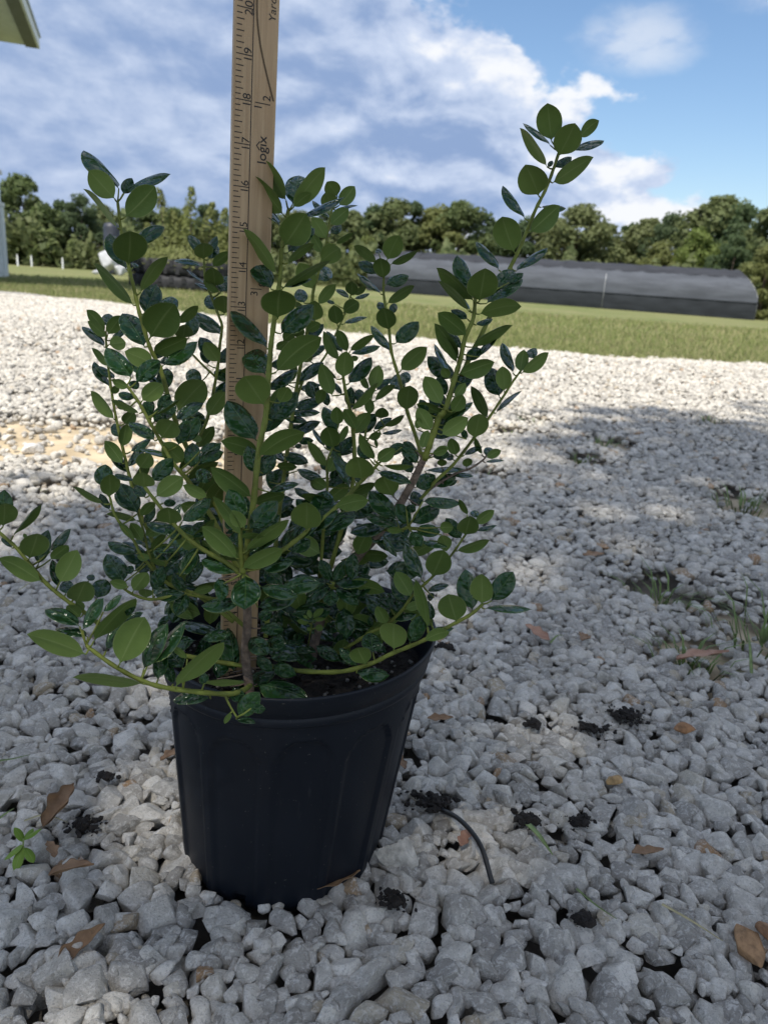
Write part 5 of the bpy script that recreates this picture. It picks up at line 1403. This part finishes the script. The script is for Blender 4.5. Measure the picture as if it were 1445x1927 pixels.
# spilled potting soil
def clod(px, py, s, n, seed, label):
    r = random.Random(seed); c = ground_at(px, py)
    bmq = bmesh.new()
    for _ in range(n*2):
        a = r.uniform(0, 6.28); d = s*abs(r.gauss(0, .55))
        x, y = c.x+math.cos(a)*d*1.5, c.y+math.sin(a)*d
        ss_ = (.0007+.0042*r.random()**3)*max(.4, 1.2-d/s*.5)
        Mx = Matrix.Translation((x-c.x, y-c.y, hz(x, y)-c.z+ss_*.25)) @ Matrix.Rotation(r.uniform(0, 6), 4, 'Z') @ Matrix.Rotation(r.uniform(-1, 1), 4, 'X') @ Matrix.Diagonal((ss_*1.3, ss_*.9, ss_*.7, 1))
        k0 = len(bmq.verts)
        bmesh.ops.create_icosphere(bmq, subdivisions=1, radius=1, matrix=Mx)
        bmq.verts.ensure_lookup_table()
        for v in bmq.verts[k0:]: v.co += Vector((r.uniform(-1, 1), r.uniform(-1, 1), r.uniform(-1, 1)))*ss_*.3
    me = bpy.data.meshes.new("soil_clod"); bmq.to_mesh(me); bmq.free(); me.materials.append(MAT_SOIL)
    o = link("soil_clod", me, None, c)
    tag(o, label, "soil", "spilled potting soil")
clod(808, 1548, .018, 90, 1, "black potting soil crumbs at the upper end of the black tube")
clod(1110, 1405, .014, 70, 2, "spilled black potting soil below the right-hand soil smear")
clod(1170, 1380, .020, 80, 3, "wide smear of black potting soil on the right gravel")
clod(1090, 1772, .008, 40, 4, "single black soil clod among the right front stones")
clod(160, 1592, .014, 60, 5, "black soil crumbs beside the large curled tan leaf")
clod(735, 1740, .010, 50, 6, "dark soil crumbs beside the pale round stone by the pot")
clod(985, 1580, .012, 50, 7, "black soil crumbs at the end of the green grass blade")
clod(1080, 1585, .010, 35, 8, "small black soil spill between the middle right stones")
clod(830, 1250, .012, 45, 9, "black soil crumbs below the pot rim on the pale gravel")
clod(1000, 1398, .012, 30, 10, "faint dark crumbs beside the tan soil spot")
clod(205, 1505, .008, 30, 11, "black soil speck on a stone left of the pot")

# grass tufts in the gravel
MAT_TUFT = simple("weed_grass", (.12, .175, .045), .55, .45, 25)
MAT_STRAW = simple("straw", (.42, .37, .20), .6, .3, 40)
TL = ["pale green grass tuft in the shaded gravel", "small grass tuft beside the larger tuft in shaded gravel", "spreading grass tuft on the shaded right gravel", "weedy grass tuft on the bare soil patch at right", "faint grass tuft near the shade edge", "sparse yellow grass tuft in the sunlit gravel", "tiny grass tuft in the middle gravel", "sunlit grass clump between gravel and lawn behind the shrub", "grass tuft behind the yardstick near the sandy patch", "pale grass clump behind the shrub's middle branches", "green tuft beside the long tan leaf", "dense grass tuft at the right gravel edge", "thin grass sprouts in the sunlit gravel", "tiny green weed on the left gravel"]
for i, ((x, y, s), (p, _)) in enumerate(zip(TUFTS, TUFT_P)):
    r = random.Random(100+i); V, F = [], []
    dist_ = math.hypot(p.x, p.y)
    nb = 46 if s > .05 else 26
    for _ in range(nb):
        a = r.uniform(0, 6.28); d = s*.8*r.random(); h = s*r.uniform(.35, 1.0); ln = h*r.uniform(.4, 1.4); w = .0014+.0006*dist_*r.random()
        b0 = Vector((math.cos(a)*d, math.sin(a)*d, -.01)); la = a+r.uniform(-.9, .9)
        o_ = Vector((math.cos(la), math.sin(la), 0)); sd = Vector((-o_.y, o_.x, 0))*w
        k = len(V)
        V += [b0-sd, b0+sd, b0+o_*ln*.35+Vector((0, 0, h*.65))+sd*.8, b0+o_*ln*.35+Vector((0, 0, h*.65))-sd*.8, b0+o_*ln+Vector((0, 0, h*.85))]
        F += [(k, k+1, k+2, k+3), (k+3, k+2, k+4)]
    o = mesh_obj("grass_tuft", V, F, MAT_TUFT, None, False, (p.x, p.y, max(-.012, hz(p.x, p.y)-.012)))
    tag(o, TL[i], "grass", "grass tufts in the gravel")
# loose blades and straws
def blade(pts, w, mat, label, name="loose_grass_stem"):
    P_ = [ground_at(x, y)+Vector((0, 0, z)) for x, y, z in pts]
    A = [Vector(a) for a in smooth_pts([tuple(a) for a in P_], 6)]
    V, F = [], []; n = len(A)
    for i, a in enumerate(A):
        t = (A[min(i+1, n-1)]-A[max(i-1, 0)]).normalized(); sd = t.cross(Vector((0, 0, 1))).normalized()
        ww = w*(1-.85*(i/(n-1))**2)
        V += [a-sd*ww, a+Vector((0, 0, -ww*.5)), a+sd*ww, a+Vector((0, 0, -ww*.5-.0003))]
    for i in range(n-1):
        k = i*4
        for j in range(4): F.append((k+j, k+(j+1) % 4, k+4+(j+1) % 4, k+4+j))
    tag(mesh_obj(name, V, F, mat, None, True), label, "grass stem", "loose grass blades on the gravel")
MAT_BLADE = simple("fresh_blade", (.17, .235, .07), .5, .3, 60)
blade([(985, 1600, .006), (1005, 1635, .010), (1030, 1668, .006)], .0030, MAT_BLADE, "broad green grass blade lying by the black soil crumbs")
blade([(1075, 1722, .004), (1110, 1755, .006), (1150, 1778, .004)], .0012, MAT_BLADE, "thin green grass stem running under the front stones")
blade([(1232, 1756, .006), (1285, 1792, .008), (1345, 1828, .006)], .0016, MAT_STRAW, "pale straw lying across the right front stones")
blade([(1405, 1300, .004), (1398, 1270, .02), (1392, 1240, .03)], .0022, MAT_BLADE, "upright green grass blade at the right gravel edge")
blade([(0, 1478, .004), (30, 1474, .006), (62, 1466, .006)], .0014, MAT_BLADE, "thin green stem on the stones above the tan leaf")
blade([(-5, 1600, .004), (15, 1582, .008), (32, 1568, .006)], .0013, MAT_BLADE, "curved green stem beside the tan curled leaf")
blade([(50, 1596, .008), (90, 1597, .012), (132, 1600, .008)], .0015, MAT_STRAW, "cut pale stalk lying under the tan curled leaf")
blade([(40, 1140, .003), (75, 1122, .008), (115, 1115, .004)], .0012, MAT_STRAW, "bent pale straw on the gravel below the left branch")
blade([(1030, 1245, .004), (1042, 1238, .008), (1056, 1228, .006)], .0016, MAT_BLADE, "short green blade beside the pinkish dry leaf")
# green seedling
MAT_SEED = leaf_under_material("seedling_leaf", (.16, .27, .03), (.22, .34, .05))
sg = ground_at(45, 1655)
sd = tag(empty("weed_seedling", sg), "small bright green seedling sprouting between the left stones", "seedling")
MB().tube([(0, 0, -.012), (.001, .001, .006), (.002, .002, .016)], .0007, 6).build("stem", MAT_SEED, sd, True)
for k, (a, l, t) in enumerate(((20, .016, .5), (80, .013, .2), (150, .015, .7), (215, .018, -.5), (265, .02, -.7), (320, .017, -.3))):
    o = link("leaf", LEAVES[k].copy(), sd); o.data.materials[0] = MAT_SEED; o.data.materials[1] = MAT_SEED
    o.matrix_basis = Matrix.Translation((.002, .002, .015-.0015*k)) @ Matrix.Rotation(R(a-90), 4, 'Z') @ Matrix.Rotation(t, 4, 'X') @ Matrix.Diagonal((l*.75, l, l, 1))
# odd coloured stones that stand out
def odd_stone(px, py, s, seed, col, label):
    V, F = rock_proto(4, seed)
    m = simple("odd_stone", col, .85, .3, 130, .5)
    p = ground_at(px, py)
    o = link("stone", np_mesh("stone", V*np.array([s, s*.72, s*.6]), F, m, True)); o.location = p+Vector((0, 0, s*.12)); o.rotation_euler = (.2, .1, seed*.7)
    tag(o, label, "stone", "odd stones on the gravel")
odd_stone(1280, 1412, .014, 5, (.30, .155, .07), "rusty brown smooth stone on the right gravel")
odd_stone(1398, 1826, .018, 6, (.34, .20, .10), "tan brown stone beside the pale straw at right")
odd_stone(1438, 1808, .013, 8, (.30, .17, .09), "smaller brown stone at the right edge beside the tan one")
odd_stone(745, 1652, .021, 9, (.47, .44, .38), "large pale buff rounded stone at the right foot of the pot")
odd_stone(1148, 1505, .009, 10, (.42, .27, .12), "small ochre stone beside the dark soil spill")
odd_stone(115, 1247, .016, 12, (.26, .19, .13), "brown mottled stone below the lower left branch")
odd_stone(57, 851, .035, 14, (.62, .60, .56), "lone pale stone on the sandy patch")
